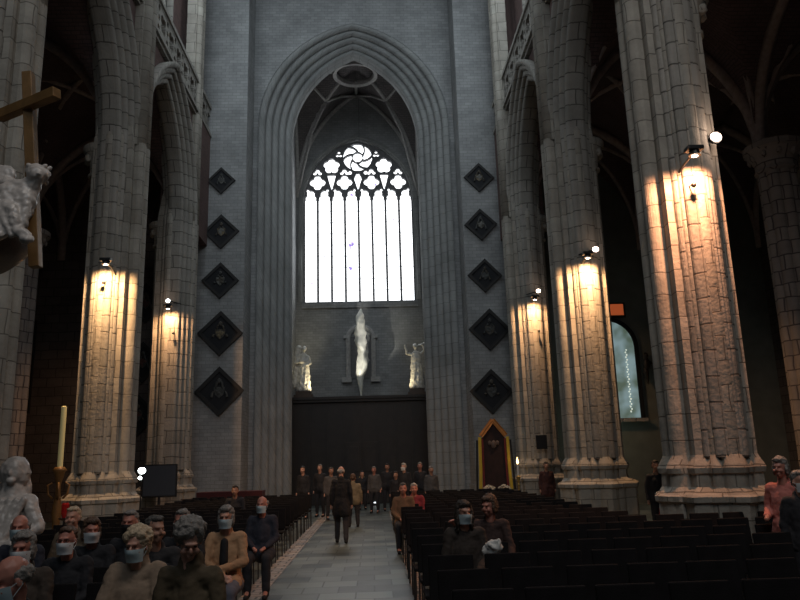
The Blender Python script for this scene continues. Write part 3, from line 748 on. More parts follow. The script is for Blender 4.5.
# hanging sculpture
bm = bmesh.new()
zs_ = np.linspace(0, 1, 46); prof = []
R_ = [(0, .03), (.08, .07), (.2, .16), (.3, .24), (.42, .31), (.55, .27), (.62, .30), (.68, .22), (.76, .27), (.86, .30), (.93, .22), (1, .06)]
for q in zs_:
    r = np.interp(q, [a for a, _ in R_], [b_ for _, b_ in R_]); prof.append((r, 4.75 + q * 4.4))
lathe(bm, prof, (0, 0), 24)
bm.normal_update()
for v in bm.verts:
    nn = mnoise.fractal(Vector((v.co.x * 3, v.co.y * 3, v.co.z * 1.6)), .7, 2, 4); rad = Vector((v.co.x, v.co.y, 0)); v.co = v.co - rad * .12 + rad * nn * .45 + Vector((.05 * math.sin(v.co.z * 2.1), 0, 0))
props(obj('hanging_sculpture', bm, mat('white_plaster', (.72, .70, .62), .45, var=.2, scale=4), None, smooth=True, loc=(.05, 34.6, 0)), 'tall white tapering sculpture hanging below the great window', 'sculpture')
bm = bmesh.new(); tube(bm, [(.12, 34.6, 9.1), (.12, 34.6, 20.4)], .008, 5); props(obj('cable', bm, M_BLACK), 'thin cable from the tower vault to the white sculpture', 'cable')
for (lx, tx, pw) in ((-1.5, -2.7, 130), (1.5, 2.7, 70)):
    spot('statue_light', (lx, 32.84, 5.0), (tx, 33.5, 6.5), pw, (1, .84, .52), 95, .6, .05)
spot('sculpture_light', (-1.0, 32.9, 5.1), (.05, 34.6, 6.6), 260, (1, .97, .85), 32, .6, .04)
spot('sculpture_light', (0.9, 32.9, 5.1), (.05, 34.6, 8.5), 420, (1, .97, .9), 26, .6, .04)

# ------------------------------------------------------------------ right aisle end: arched glazed window, lit sign
m, n, l, b = nt_new('grey_green_lit_glass')
tc = n.new('ShaderNodeTexCoord'); nz = n.new('ShaderNodeTexNoise'); nz.inputs['Scale'].default_value = 1.2; l.new(tc.outputs['Object'], nz.inputs['Vector'])
rp = n.new('ShaderNodeValToRGB'); l.new(nz.outputs[0], rp.inputs[0]); rp.color_ramp.elements[0].position = .4; rp.color_ramp.elements[1].position = .6
rp.color_ramp.elements[0].color = (.045, .065, .05, 1); rp.color_ramp.elements[1].color = (.12, .17, .18, 1)
b.inputs['Base Color'].default_value = (.1, .12, .12, 1); b.inputs['Roughness'].default_value = .3; l.new(rp.outputs[0], b.inputs['Emission Color']); b.inputs['Emission Strength'].default_value = 1.5
GC = m
bm = bmesh.new(); hw = .78; R_w, C_w = parch(hw, 1.0); pts = [(-hw, 0), (hw, 0)] + [(-C_w + R_w * math.cos(a), 2.75 + R_w * math.sin(a)) for a in np.linspace(0, math.acos(C_w / R_w), 8)] + [(C_w - R_w * math.cos(a), 2.75 + R_w * math.sin(a)) for a in np.linspace(math.acos(C_w / R_w), 0, 8)][1:]
va = [bm.verts.new((x, 0, z)) for x, z in pts]; vb = [bm.verts.new((x, .04, z)) for x, z in pts]
bm.faces.new(va); bm.faces.new(vb[::-1])
for k in range(len(va)): bm.faces.new((va[k], vb[k], vb[(k + 1) % len(va)], va[(k + 1) % len(va)]))
bmesh.ops.recalc_face_normals(bm, faces=bm.faces[:])
w = struct('window_8', bm, GC); w.location = (10.0, 27.5, 3.15)
bm = bmesh.new(); sweep_arch(bm, hw, 1.0, 2.75, 0, [(.16, .08), (.16, -.06), (.0, -.06), (0, .0)], PW, 12); obj('window_frame', bm, M_PANEL, w, uv=False)
bm = bmesh.new(); box(bm, -hw - .2, hw + .2, -.25, .08, -.14, 0); obj('window_sill', bm, M_AISLE2, w)
bm = bmesh.new()
for k in range(26): ell(bm, (.42 + .04 * (k % 2), -.02, .25 + k * .095), (.036, .02, .042), sub=1)
obj('lead_bead', bm, mat('pale_glass_bead', (.7, .75, .7), .3, emit=(.7, .8, .7), es=.7), w)
t = thing('lit_sign', 'small orange-lit rectangular sign above the arched side window', 'sign', (10.05, 27.4, 7.15))
bm = bmesh.new(); box(bm, -.5, .5, 0, .12, -.06, .5, .01); obj('sign_box', bm, M_BLACK, t)
bm = bmesh.new(); box(bm, -.42, .42, -.02, 0, 0, .44); obj('sign_face', bm, mat('orange_sign_face', (.4, .1, .04), .5, emit=(.5, .10, .03), es=.55), t)
l = bpy.data.lights.new('aisle_end_glow', 'POINT'); l.energy = 7; l.color = (.75, 1, .8); l.shadow_soft_size = .3
o = bpy.data.objects.new('aisle_end_glow', l); COL.objects.link(o); o.location = (9.2, 26.2, 2.6)
bm = bmesh.new(); ell(bm, (0, 0, .3), (.14, .12, .25)); ell(bm, (0, -.02, .62), (.1, .1, .13)); cap(bm, (-.05, 0, 0), (0, 0, -.5), .12, .03); cap(bm, (.1, 0, .4), (.35, -.05, .2), .05, .03)
props(obj('wall_carving', remesh(bm, .03), M_DARKWOOD, None, smooth=True, loc=(11.15, 27.35, 4.9)), 'dark carved wall bracket beside the arched side window', 'carving')
# dark framed painting, left aisle end
t = thing('framed_painting', 'tall dark framed painting deep in the left aisle', 'painting', (-12.6, 27.6, 4.0))
bm = bmesh.new()
for bx in ((-.3 - .06, -.3, -.08, 0, 0, 3.4), (.3, .36, -.08, 0, 0, 3.4), (-.36, .36, -.08, 0, -.06, 0), (-.36, .36, -.08, 0, 3.4, 3.46)): box(bm, *bx)
obj('frame', bm, M_FRAME, t); bm = bmesh.new(); box(bm, -.3, .3, -.04, 0, 0, 3.4); obj('canvas', bm, M_PANEL, t)
# plaque on the farthest right pier
bm = bmesh.new(); box(bm, -.18, .18, -.03, 0, 0, .45, .01); props(obj('plaque', bm, M_PANEL, None, loc=(6.0, 23.66, 2.05)), 'small dark rectangular plaque on the farthest right pier', 'plaque')

# ------------------------------------------------------------------ draped pointed panel with flowers and candle
t = thing('draped_panel', 'dark pointed panel hung with red, black and yellow drapes', 'panel', (4.52, 24.2, 0))
bm = bmesh.new(); pts = [(-.40, .75), (.40, .75), (.40, 2.45), (0, 2.95), (-.40, 2.45)]
va = [bm.verts.new((x, 0, z)) for x, z in pts]; vb = [bm.verts.new((x, .08, z)) for x, z in pts]
bm.faces.new(va); bm.faces.new(vb[::-1])
for k in range(5): bm.faces.new((va[k], vb[k], vb[(k + 1) % 5], va[(k + 1) % 5]))
bmesh.ops.recalc_face_normals(bm, faces=bm.faces[:]); obj('backboard', bm, mat('dark_red_velvet', (.022, .008, .008), .8, var=.4, scale=6), t)
bm = bmesh.new(); ell(bm, (0, -.02, 2.25), (.09, .03, .14)); ell(bm, (-.13, -.02, 2.3), (.06, .02, .08)); ell(bm, (.13, -.02, 2.3), (.06, .02, .08)); obj('crest', bm, mat('muted_crest', (.10, .07, .06), .6), t, smooth=True)
def drape(path, w, name, m, amp=.02):
    bm = bmesh.new(); rows = []
    for i, (x, z) in enumerate(path):
        a = Vector(path[min(i + 1, len(path) - 1)]) - Vector(path[max(i - 1, 0)]); nrm = Vector((-a.y, a.x)).normalized()
        rows.append([(x + nrm.x * (q / 5 - .5) * w, -.05 + amp * math.sin(q * 2.2 + i * .2), z + nrm.y * (q / 5 - .5) * w) for q in range(6)])
    fr = [[bm.verts.new(p) for p in r] for r in rows]; bk = [[bm.verts.new((p[0], p[1] + .015, p[2])) for p in r] for r in rows]
    for i in range(len(rows) - 1):
        for q in range(5):
            bm.faces.new((fr[i][q], fr[i][q + 1], fr[i + 1][q + 1], fr[i + 1][q])); bm.faces.new((bk[i + 1][q], bk[i + 1][q + 1], bk[i][q + 1], bk[i][q]))
    obj(name, bm, m, t, smooth=True)
for sg in (-1, 1):
    top = [(0, 3.03), (sg * .22, 2.75), (sg * .42, 2.5)]
    drape([(p[0], p[1] + .03) for p in top], .15, 'top_swag', mat('orange_gold_cloth', (.42, .17, .04), .7, var=.2) if sg < 0 else MATS['orange_gold_cloth'])
    drape([(sg * .46, 2.5), (sg * .47, 2.0), (sg * .48, 1.4), (sg * .51, .8)], .10, 'yellow_drape', M_YELCLOTH)
    drape([(sg * .38, 2.45), (sg * .38, 2.0), (sg * .39, 1.4), (sg * .40, .8)], .07, 'red_drape', M_REDCLOTH, .01)
    drape([(sg * .55, 2.4), (sg * .57, 2.0), (sg * .60, 1.4), (sg * .62, .8)], .06, 'black_drape', M_BLKCLOTH, .01)
bm = bmesh.new(); box(bm, -.6, .6, -.35, .1, .0, .75, .02); obj('pedestal', bm, M_DARKWOOD, t)
M_FLOWER = mat('white_petals', (.50, .46, .38), .8, var=.3, scale=30)
for i, x in enumerate((4.27, 4.75)):
    t = thing('flower_arrangement', ['left', 'right'][i] + ' mound of white flowers at the foot of the draped panel', 'flowers', (x, 24.02, .75))
    bm = bmesh.new(); rnd = random.Random(i)
    for k in range(40):
        a, q = rnd.uniform(0, 2 * PI), rnd.uniform(0, 1) ** .5; ell(bm, (.22 * q * math.cos(a), .11 * q * math.sin(a) - .03, .06 + .14 * (1 - q * q)), (.035, .035, .03), sub=1)
    obj('blossoms', bm, M_FLOWER, t); bm = bmesh.new(); lathe(bm, [(.14, 0), (.2, .08)], (0, -.02), 12, 1, .55); obj('basket', bm, M_BROWNWOOD, t)
t = thing('candlestick', 'burning candle on a tall stand beside the draped panel', 'candle', (5.22, 23.9, 0))
bm = bmesh.new(); lathe(bm, [(.14, 0), (.14, .04), (.03, .1), (.025, .9), (.05, .95), (.025, 1.0), (.08, 1.2), (.03, 1.25)], seg=12); obj('stand', bm, M_GOLD, t)
bm = bmesh.new(); lathe(bm, [(.035, 1.25), (.035, 1.6)], seg=10); obj('candle_stick', bm, M_WHITE, t)
bm = bmesh.new(); lathe(bm, [(.01, 1.6), (.035, 1.66), (.02, 1.74), (.004, 1.82)], seg=8); obj('flame', bm, M_FLAME, t)
# paschal candle by the left pier
t = thing('paschal_candle', 'tall thick pale yellow candle on an ornate stand left of the lit pier', 'candle', (-6.58, 17.05, 0))
bm = bmesh.new(); lathe(bm, [(.06, 1.9), (.06, 3.25), (.03, 3.27)], seg=12); obj('candle_stick', bm, M_WAX, t, smooth=False)
bm = bmesh.new(); lathe(bm, [(.3, 0), (.3, .12), (.12, .2), (.07, .6), (.11, .9), (.06, 1.3), (.05, 1.5), (.12, 1.78), (.16, 1.82), (.10, 1.9)], seg=14)
for k in range(4):
    a = k * PI / 2 + .4; tube(bm, [(.1 * math.cos(a), .1 * math.sin(a), 1.2), (.2 * math.cos(a), .2 * math.sin(a), 1.3), (.22 * math.cos(a), .22 * math.sin(a), 1.5), (.13 * math.cos(a), .13 * math.sin(a), 1.55)], .025, 6)
obj('ornate_stand', bm, M_GILTWOOD, t, smooth=True)
bm = bmesh.new(); lathe(bm, [(.05, 0), (.08, .1), (.08, .28), (.06, .32)], seg=12)
props(obj('votive_glass', bm, mat('red_glass', (.25, .01, .01), .2, emit=(.3, .01, .01), es=.06), None, loc=(-6.25, 16.7, .8)), 'small red votive glass on the stand at the left pier foot', 'votive light')
bm = bmesh.new(); lathe(bm, [(.16, 0), (.16, .05), (.03, .08), (.03, .74), (.13, .78), (.13, .8)], (0, 0), 12); props(obj('votive_stand', bm, M_BLACK, None, loc=(-6.25, 16.7, 0)), 'small dark stand carrying the red votive glass', 'stand')
# globe lamp and dark screen near left piers
t = thing('globe_lamp', 'bright white globe lamp on a stand right of the lit left pier', 'lamp', (-4.72, 17.0, .0))
bm = bmesh.new(); lathe(bm, [(.16, 0), (.16, .03), (.015, .06), (.015, 1.68)], seg=10); obj('stand', bm, M_BLACK, t)
bm = bmesh.new(); ell(bm, (0, 0, 1.76), (.085, .07, .075)); obj('globe', bm, M_LAMPC, t, smooth=True)
bm = bmesh.new(); ell(bm, (-.03, -.02, 1.60), (.045, .03, .04)); obj('small_bulb', bm, M_LAMPC, t, smooth=True)
t = thing('television', 'dark flat screen on a stand before the slim left pier', 'screen', (-5.92, 22.6, 0))
bm = bmesh.new(); box(bm, -.52, .52, 0, .06, .95, 1.92, .01); obj('casing', bm, M_BLACK, t)
bm = bmesh.new(); box(bm, -.48, .48, -.005, 0, 1.0, 1.88); obj('screen', bm, mat('dim_screen', (.03, .032, .036), .25, emit=(.04, .042, .05), es=.1), t)
bm = bmesh.new(); tube(bm, [(0, .04, 0), (0, .04, 1.0)], .04, 8); box(bm, -.4, .4, -.2, .25, 0, .04, .01); obj('stand', bm, M_BLACK, t)
t = thing('cloth_table', 'long low table under a dark red cloth by the left tower wall', 'table', (-3.95, 23.6, 0))
bm = bmesh.new(); box(bm, -.95, .95, -.32, .32, .98, 1.02, .01)
for sx in (-.9, .9):
    for sy in (-.27, .27): box(bm, sx - .03, sx + .03, sy - .03, sy + .03, 0, .98)
obj('tabletop', bm, M_DARKWOOD, t)
bm = bmesh.new(); box(bm, -1.0, 1.0, -.36, .36, 1.02, 1.03); box(bm, -1.0, 1.0, -.365, -.35, .55, 1.03); box(bm, -1.01, -1.0, -.36, .36, .55, 1.03); box(bm, 1.0, 1.01, -.36, .36, .55, 1.03)
props(obj('tablecloth', bm, mat('dark_red_cloth', (.055, .008, .010), .85, var=.2), None, loc=(-3.95, 23.6, 0)), 'dark red cloth hanging over the long low table', 'tablecloth')
bm = bmesh.new(); box(bm, -.2, .2, -.15, .15, 0, .85, .02); box(bm, -.22, .22, -.17, .17, .85, .88); props(obj('wooden_box', bm, M_BROWNWOOD, None, loc=(-5.0, 22.6, 0)), 'small dark wooden chest left of the red-clothed table', 'box')
bm = bmesh.new(); lathe(bm, [(.07, 0), (.08, .05), (.08, .5), (.05, .58), (.02, .62)], seg=12)
props(obj('extinguisher', bm, mat('red_paint', (.22, .012, .012), .4), None, smooth=False, loc=(7.32, 17.7, 0.02)), 'small red cylinder standing at the right foot of the second right pier', 'fire extinguisher')
for i, (x, y) in enumerate(((-1.12, 31.6), (.62, 31.6))):
    t = thing('floor_light', ['left', 'right'][i] + ' small white light low on the floor at the end of the aisle', 'lamp', (x, y, 0))
    bm = bmesh.new(); box(bm, -.14, .14, -.03, .1, 0, .2, .01); obj('lamp_housing', bm, M_BLACK, t)
    bm = bmesh.new(); ell(bm, (0, -.04, .13), (.10 + .03 * i, .02, .035)); obj('bulb', bm, mat('dim_white_lens', (.8, .85, .9), .3, emit=(.8, .9, 1), es=1.6) if i == 0 else MATS['dim_white_lens'], t)
# low white table edge at the far right
t = thing('side_table', 'white-topped table at the right edge behind the person in pink', 'table', (8.0, 11.5, 0))
bm = bmesh.new(); box(bm, -.45, .6, -.3, .3, 1.86, 1.9, .005); obj('shelf_top', bm, M_WHITE, t)
bm = bmesh.new(); box(bm, -.4, .55, -.05, .28, 0, 1.86); obj('cabinet_body', bm, M_DARKWOOD, t)
t['label'] = 'dark cabinet with a white top edge at the right picture edge'; t['category'] = 'cabinet'; t.name = 'cabinet'

# ------------------------------------------------------------------ pulpit at the left: canopy, trunk, cross, angel, marble figure
t = thing('pulpit', 'dark carved pulpit canopy and trunk at the left edge of view', 'pulpit', (-4.35, 7.2, 0))
bm = bmesh.new(); lathe(bm, [(.05, 3.9), (.7, 3.92), (1.15, 4.02), (1.32, 4.2), (1.28, 4.42), (.9, 4.6), (.4, 4.8), (.05, 4.9)], seg=28); obj('canopy', bm, M_BROWNWOOD, t, smooth=True)
bm = bmesh.new(); tube(bm, [(-.2, 0, 0), (-.15, .05, 1.5), (-.25, 0, 2.8), (-.1, 0, 4.0)], [.45, .3, .26, .35], 12); obj('trunk', bm, M_BROWNWOOD, t, smooth=True)
t = thing('cross', 'large golden-brown wooden cross leaning above the pulpit angel', 'cross', (-2.90, 6.95, 3.76))
Q = Matrix.Rotation(math.radians(-6.6), 4, 'Y')
bm = bmesh.new(); box(bm, -.05, .05, -.05, .05, 0, 2.12, .006, Matrix.Translation((.17, 0, 0)) @ Q); obj('upright', bm, M_GILTWOOD, t)
bm = bmesh.new(); box(bm, -.38, .44, -.055, .045, -.05, .055, .006, Matrix.Translation((-.06, -.02, 1.72)) @ Matrix.Rotation(math.radians(-6), 4, 'Y') @ Matrix.Rotation(math.radians(-25), 4, 'Z')); obj('crossbeam', bm, M_GILTWOOD, t)
# marble angel carrying the cross (body continuous, leaning over the canopy edge)
bm = bmesh.new()
O = Vector((-2.93, 6.88, 4.0))
for c_, r_ in (((-.36, .05, .35), (.30, .2, .22)), ((-.22, -.02, .30), (.24, .16, .24)), ((-.45, .1, .62), (.2, .18, .3)), ((-.05, 0, .50), (.13, .12, .15)), ((-.3, -.05, .12), (.26, .16, .16)), ((-.1, -.02, .25), (.2, .14, .2)), ((-.6, .0, .4), (.3, .2, .4)), ((.02, 0, .38), (.12, .1, .2))): ell(bm, O + Vector(c_), r_)
ell(bm, O + Vector((.19, -.03, .68)), (.095, .11, .10)); ell(bm, O + Vector((.17, .02, .73)), (.11, .11, .09)); ell(bm, O + Vector((.24, -.12, .66)), (.02, .03, .02))
for k in range(14): ell(bm, O + Vector((.17 + .10 * math.cos(k * 2.4), .02 + .08 * math.sin(k * 2.4), .72 + .08 * math.sin(k * 1.7))), (.032, .032, .032), sub=1)
cap(bm, O + Vector((.1, 0, .5)), O + Vector((.17, -.02, .62)), .10, .07); ell(bm, O + Vector((.06, -.02, .40)), (.13, .12, .22)); cap(bm, O + Vector((.12, -.05, .5)), O + Vector((.13, -.1, .15)), .06, .05); ell(bm, O + Vector((-.25, .12, .75)), (.16, .05, .12)); cap(bm, O + Vector((-.1, .1, .6)), O + Vector((-.42, .15, .86)), .09, .03)
cap(bm, O + Vector((-.02, -.02, .55)), O + Vector((.16, -.03, .62)), .08, .06)
cap(bm, O + Vector((-.1, -.05, .52)), O + Vector((.02, -.12, .28)), .07, .055); cap(bm, O + Vector((.02, -.12, .28)), O + Vector((.10, -.14, .08)), .075, .05)
cap(bm, O + Vector((.10, -.14, .08)), O + Vector((.20, -.15, .02)), .06, .045); ell(bm, O + Vector((.2, -.16, -.02)), (.07, .06, .05))
for k in range(6): cap(bm, O + Vector((-.5 + .09 * k, -.12, .6 - .05 * k)), O + Vector((-.35 + .1 * k, -.16, .02)), .05, .035)
props(obj('angel_figure', remesh(bm, .014, 1, .014, 11), M_MARBLE, None, smooth=True), 'pale marble putto and drapery holding the golden cross, upper left', 'sculpture')
# seated marble figure at the foot of the pulpit
bm = bmesh.new(); O = Vector((-3.52, 8.5, .68))
ell(bm, O + Vector((.02, 0, 1.13)), (.12, .13, .15)); ell(bm, O + Vector((0, .05, 1.12)), (.17, .15, .19)); cap(bm, O + Vector((0, .02, 1.0)), O + Vector((0, .03, .85)), .1, .14)
for c_, r_ in (((0, .03, .68), (.25, .19, .28)), ((-.02, 0, .35), (.32, .26, .3)), ((.08, -.15, .22), (.33, .28, .2)), ((.12, -.25, -.05), (.3, .22, .36)), ((0, 0, -.3), (.38, .3, .35))): ell(bm, O + Vector(c_), r_)
cap(bm, O + Vector((.2, 0, .8)), O + Vector((.36, -.08, .52)), .09, .075); cap(bm, O + Vector((.36, -.08, .52)), O + Vector((.18, -.26, .40)), .07, .05); ell(bm, O + Vector((.16, -.28, .38)), (.07, .05, .04))
cap(bm, O + Vector((-.2, 0, .8)), O + Vector((-.34, -.08, .5)), .09, .075); cap(bm, O + Vector((-.34, -.08, .5)), O + Vector((-.12, -.27, .42)), .07, .05)
for k in range(7): cap(bm, O + Vector((-.25 + .09 * k, -.24, .25)), O + Vector((-.28 + .1 * k, -.36, -.4)), .05, .06)
ell(bm, O + Vector((-.02, .13, .92)), (.19, .10, .30)); ell(bm, O + Vector((.03, -.13, 1.12)), (.022, .03, .035)); ell(bm, O + Vector((.03, -.10, 1.04)), (.05, .04, .04))
for k in range(6): cap(bm, O + Vector((-.20 + .08 * k, -.13, .82)), O + Vector((-.10 + .03 * k, -.24, .38)), .032, .045)
props(obj('marble_figure', remesh(bm, .014, 1, .012, 9), M_MARBLE, None, smooth=True), 'veiled pale marble seated figure at the lower left edge', 'statue')
bm = bmesh.new(); box(bm, -3.85, -2.98, 8.05, 9.0, 0, .3, .02); box(bm, -3.8, -3.03, 8.1, 8.9, .3, .42, .02)
props(obj('stone_plinth', bm, M_MARBLE), 'low stone plinth under the veiled marble figure', 'plinth')

# ------------------------------------------------------------------ chairs
def make_chair():
    t = thing('church_chair', 'x', 'chair')
    bm = bmesh.new(); box(bm, -.215, .215, -.21, .20, .43, .475, .015); obj('seat', bm, M_CHAIRFAB, t)
    bm = bmesh.new(); box(bm, -.215, .215, -.02, .02, 0, .42, .012, Matrix.Translation((0, .205, .50)) @ Matrix.Rotation(math.radians(-7), 4, 'X')); obj('backrest', bm, M_CHAIRFAB, t)
    for sx in (-1, 1):
        bm = bmesh.new(); tube(bm, [(sx * .20, -.19, .435), (sx * .205, -.20, 0)], .012, 6); obj('leg', bm, M_CHAIRMET, t)
        bm = bmesh.new(); tube(bm, [(sx * .20, .235, .80), (sx * .20, .19, .44), (sx * .205, .235, 0)], .012, 6); obj('leg', bm, M_CHAIRMET, t)
    return t
chair0 = make_chair(); first_chair = [True]
def copy_tree(o):
    c = o.copy(); COL.objects.link(c)
    for ch in o.children:
        d = ch.copy(); COL.objects.link(d); d.parent = c
    return c
ORD = ['first', 'second', 'third', 'fourth', 'fifth', 'sixth', 'seventh', 'eighth', 'ninth', 'tenth', 'eleventh', 'twelfth', 'thirteenth', 'fourteenth', 'fifteenth', 'sixteenth', 'seventeenth', 'eighteenth', 'nineteenth', 'twentieth', 'twenty-first']
def put_chair(x, y, label, group):
    global chair0
    if first_chair[0]: c = chair0; first_chair[0] = False
    else: c = copy_tree(chair0)
    c.location = (x, y, 0); c.rotation_euler = (0, 0, random.uniform(-.05, .05)); c['label'] = label; c['group'] = group
ROWS = [4.1 + .95 * r for r in range(20)]
nch = 0
for r, y in enumerate(ROWS):
    for k in range(7):
        x = -1.55 - .52 * k
        if x < -2.7 and 7.0 < y < 9.6: continue
        px, py = project((x, y, .9))
        if px < -12 or py > 620: continue
        put_chair(x + random.uniform(-.02, .02), y, 'dark chair left of the aisle, %s row back, %s from the aisle' % (ORD[r], ORD[k]), 'dark chairs left of the aisle'); nch += 1
    for k in range(11):
        x = 1.27 + .52 * k
        if k > 6 and not (y < 10.9): continue
        px, py = project((x, y, .9))
        if px > 812 or py > 620: continue
        put_chair(x + random.uniform(-.02, .02), y, 'dark chair right of the aisle, %s row back, %s from the aisle' % (ORD[r], ORD[k]), 'dark chairs right of the aisle'); nch += 1
print('chairs', nch)

# ------------------------------------------------------------------ people
def cloth(name, c): return MATS.get(name) or mat(name, c, .85, var=.06, scale=6, bump=.35, bscale=14)
HAIR = {'grey': (.20, .185, .17), 'blonde': (.52, .40, .27), 'dark': (.025, .018, .014), 'brown': (.09, .05, .03), 'white': (.36, .34, .31), 'darkgrey': (.08, .075, .07)}
def person(x, y, label, pose='sit', rz=0, head_z=1.25, yaw=0, pitch=0, skin=0, hair='grey', hstyle='short', coat=('coat_black', (.015, .015, .018)), legs=('trousers_dark', (.02, .02, .025)),
           mask=None, glasses=False, arms='lap', vox=.009, shirt=None, lean=0, stoop=0, coatlen=0, collar=False):
    """local frame: faces -Y. the body is one continuous mesh, clothing and hair are its children"""
    sit = pose == 'sit'
    hz = head_z if sit else 1.62 * head_z / 1.62
    s = head_z / (1.25 if sit else 1.62)
    if sit: pel, che, nek, hd = Vector((0, .04, .56)), Vector((lean * .5, .05, .84)), Vector((lean * .9, .03 - stoop * .5, 1.055)), Vector((lean, -.01 - stoop, 1.22))
    else: pel, che, nek, hd = Vector((0, 0, .95)), Vector((0, .01, 1.25)), Vector((0, 0, 1.43)), Vector((0, -.03 - stoop, 1.62))
    if sit: sc = lambda p: Vector((p[0], p[1], p[2] if p[2] < .5 else .5 + (p[2] - .5) * (head_z - .5) / .72))
    else: sc = lambda p: Vector(p) * s
    pel, che, nek, hd = map(sc, (pel, che, nek, hd))
    w = .160; shz = nek.z - .035
    L = {}
    for sg in (-1, 1):
        sh = Vector((nek.x * .9 + sg * w, nek.y + .02, shz))
        if arms == 'lap': el, wr = Vector((sg * .215 + lean * .5, -.01, shz - .27)), Vector((sg * .08, -.23, .65))
        elif arms == 'cross': el, wr = Vector((sg * .215 + lean * .5, -.05, shz - .26)), Vector((-sg * .04, -.25, .69 + .03 * sg))
        elif arms == 'down': el, wr = sh + Vector((sg * .06, .02, -.28 * s)), sh + Vector((sg * .07, -.04, -.53 * s))
        elif arms == 'bent': el, wr = sh + Vector((sg * .07, .03, -.27 * s)), sh + Vector((sg * .0, -.20, -.34 * s))
        elif arms == 'reach':
            el, wr = (sh + Vector((-.12, -.17, -.12)), sh + Vector((-.22, -.30, .02))) if sg < 0 else (Vector((.23, -.05, shz - .26)), Vector((.22, -.26, .62)))
        if sit: hip, kn, an = Vector((sg * .10, .02, .54)), Vector((sg * .13, -.42, .52)), Vector((sg * .13, -.40 - .02 * sg, .09))
        elif pose == 'walk': hip, kn, an = Vector((sg * .09, 0, .90 * s)), Vector((sg * .10, -.10 * sg - .06, .49 * s)), Vector((sg * .11, -.22 * sg + .04, .083 + (.02 if sg < 0 else 0)))
        else: hip, kn, an = Vector((sg * .09, 0, .90 * s)), Vector((sg * .11, -.02, .49 * s)), Vector((sg * .12, .02, .09))
        L[sg] = (sh, el, wr, hip, kn, an)
    H = Matrix.Translation(hd) @ Matrix.Rotation(yaw, 4, 'Z') @ Matrix.Rotation(pitch, 4, 'X')
    near = vox < .012
    # ---- body
    bm = bmesh.new()
    def hell(c, r, rot=0): ell(bm, H @ Vector(c), r, (H.to_3x3() @ Matrix.Rotation(rot, 3, 'X')), sub=2)
    hell((0, .012, .035), (.074, .092, .090)); hell((0, -.012, -.04), (.058, .072, .075)); hell((0, -.045, -.085), (.032, .034, .028))
    hell((0, -.100, -.012), (.013, .020, .026), -.4); hell((0, -.094, -.028), (.019, .016, .012)); hell((0, -.080, .028), (.048, .016, .012))
    for sg in (-1, 1):
        hell((sg * .076, .008, -.008), (.010, .020, .032)); hell((sg * .040, -.070, -.03), (.024, .018, .022))
    hell((0, -.080, -.060), (.025, .013, .008)); hell((0, -.078, -.073), (.020, .012, .007))
    cap(bm, nek, H @ Vector((0, .02, -.06)), .056, .052)
    cap(bm, pel, che, .10, .10); cap(bm, che, nek + Vector((0, .01, -.05)), .10, .06)
    for sg in (-1, 1):
        sh, el, wr, hip, kn, an = L[sg]
        cap(bm, nek + Vector((0, .01, -.06)), sh + Vector((0, 0, -.015)), .05, .042); cap(bm, sh + Vector((0, 0, -.015)), el, .042, .036); cap(bm, el, wr, .038, .026)
        cap(bm, pel, hip, .09, .075); cap(bm, hip, kn, .072, .050); cap(bm, kn, an, .052, .038); cap(bm, an, an + Vector((0, -.14, -.045)), .036, .028)
        # hand
        d = (wr - el).normalized(); side = Vector((-sg, 0, 0)); side = (side - d * side.dot(d)).normalized(); pn = d.cross(side)
        if pn.z > 0: pn = -pn
        if near or arms == 'reach':
            cap(bm, wr, wr + d * .055, .026, .030)
            for q in range(4):
                o_ = (q - 1.5) * .019; p0 = wr + d * .06 + side * o_; ln = (.034, .040, .038, .030)[q]
                p1 = p0 + (d * .9 + pn * .25).normalized() * ln; p2 = p1 + (d * .45 + pn * .8).normalized() * ln * .9
                cap(bm, p0 - d * .02, p1, .0105, .0095, 8); cap(bm, p1, p2, .0095, .0080, 8)
            t0 = wr + d * .018 + side * .022; t1 = t0 + (d * .7 + side * .8).normalized() * .036; cap(bm, t0, t1, .013, .011, 8); cap(bm, t1, t1 + (d + side * .1).normalized() * .028, .011, .009, 8)
        else: cap(bm, wr, wr + d * .08, .026, .030)
    P = props(obj('person', remesh(bm, vox * .85, 1), M_FLESH[skin], None, smooth=True, loc=(x, y, 0)), label, 'person')
    P.rotation_euler = (0, 0, rz)
    # ---- eyes
    if near:
        for sg in (-1, 1):
            bm = bmesh.new(); ell(bm, H @ Vector((sg * .030, -.083, .010)), (.013, .008, .006), H.to_3x3(), sub=1); obj('eye', bm, MATS.get('eye_dark') or mat('eye_dark', (.03, .02, .015), .2), P, smooth=True)
    # ---- coat
    bm = bmesh.new(); t_ = .020 if 'puffer' in coat[0] else .0
    cap(bm, pel + Vector((0, 0, -.02)), che, .130 + t_, .132 + t_, 14); cap(bm, che, nek + Vector((0, .015, -.09)), .132 + t_, .100, 14)
    for sg in (-1, 1):
        sh, el, wr, hip, kn, an = L[sg]
        cap(bm, pel + Vector((sg * .05, 0, 0)), che + Vector((sg * .06, 0, .03)), .118 + t_, .108 + t_, 12)
        cap(bm, nek + Vector((sg * .03, .015, -.07)), sh + Vector((0, 0, -.012)), .080, .068 + t_ * .5); cap(bm, sh, el, .062 + t_, .054 + t_); cap(bm, el, wr - (wr - el) * .08, .054 + t_, .041 + t_ * .6)
        if sit: cap(bm, pel + Vector((sg * .07, 0, -.0)), hip.lerp(kn, .30 + coatlen * .4) + Vector((0, 0, .02)), .13, .10)
        else: cap(bm, pel + Vector((sg * .04, .0, 0)), hip.lerp(kn, .12 + coatlen) + Vector((-sg * .02, .01, 0)), .145, .135 + coatlen * .05)
    cap(bm, nek + Vector((0, .03, -.03)), nek + Vector((0, .035, .02 + .03 * collar)), .09, .076 + .012 * collar)
    cm = cloth(*coat)
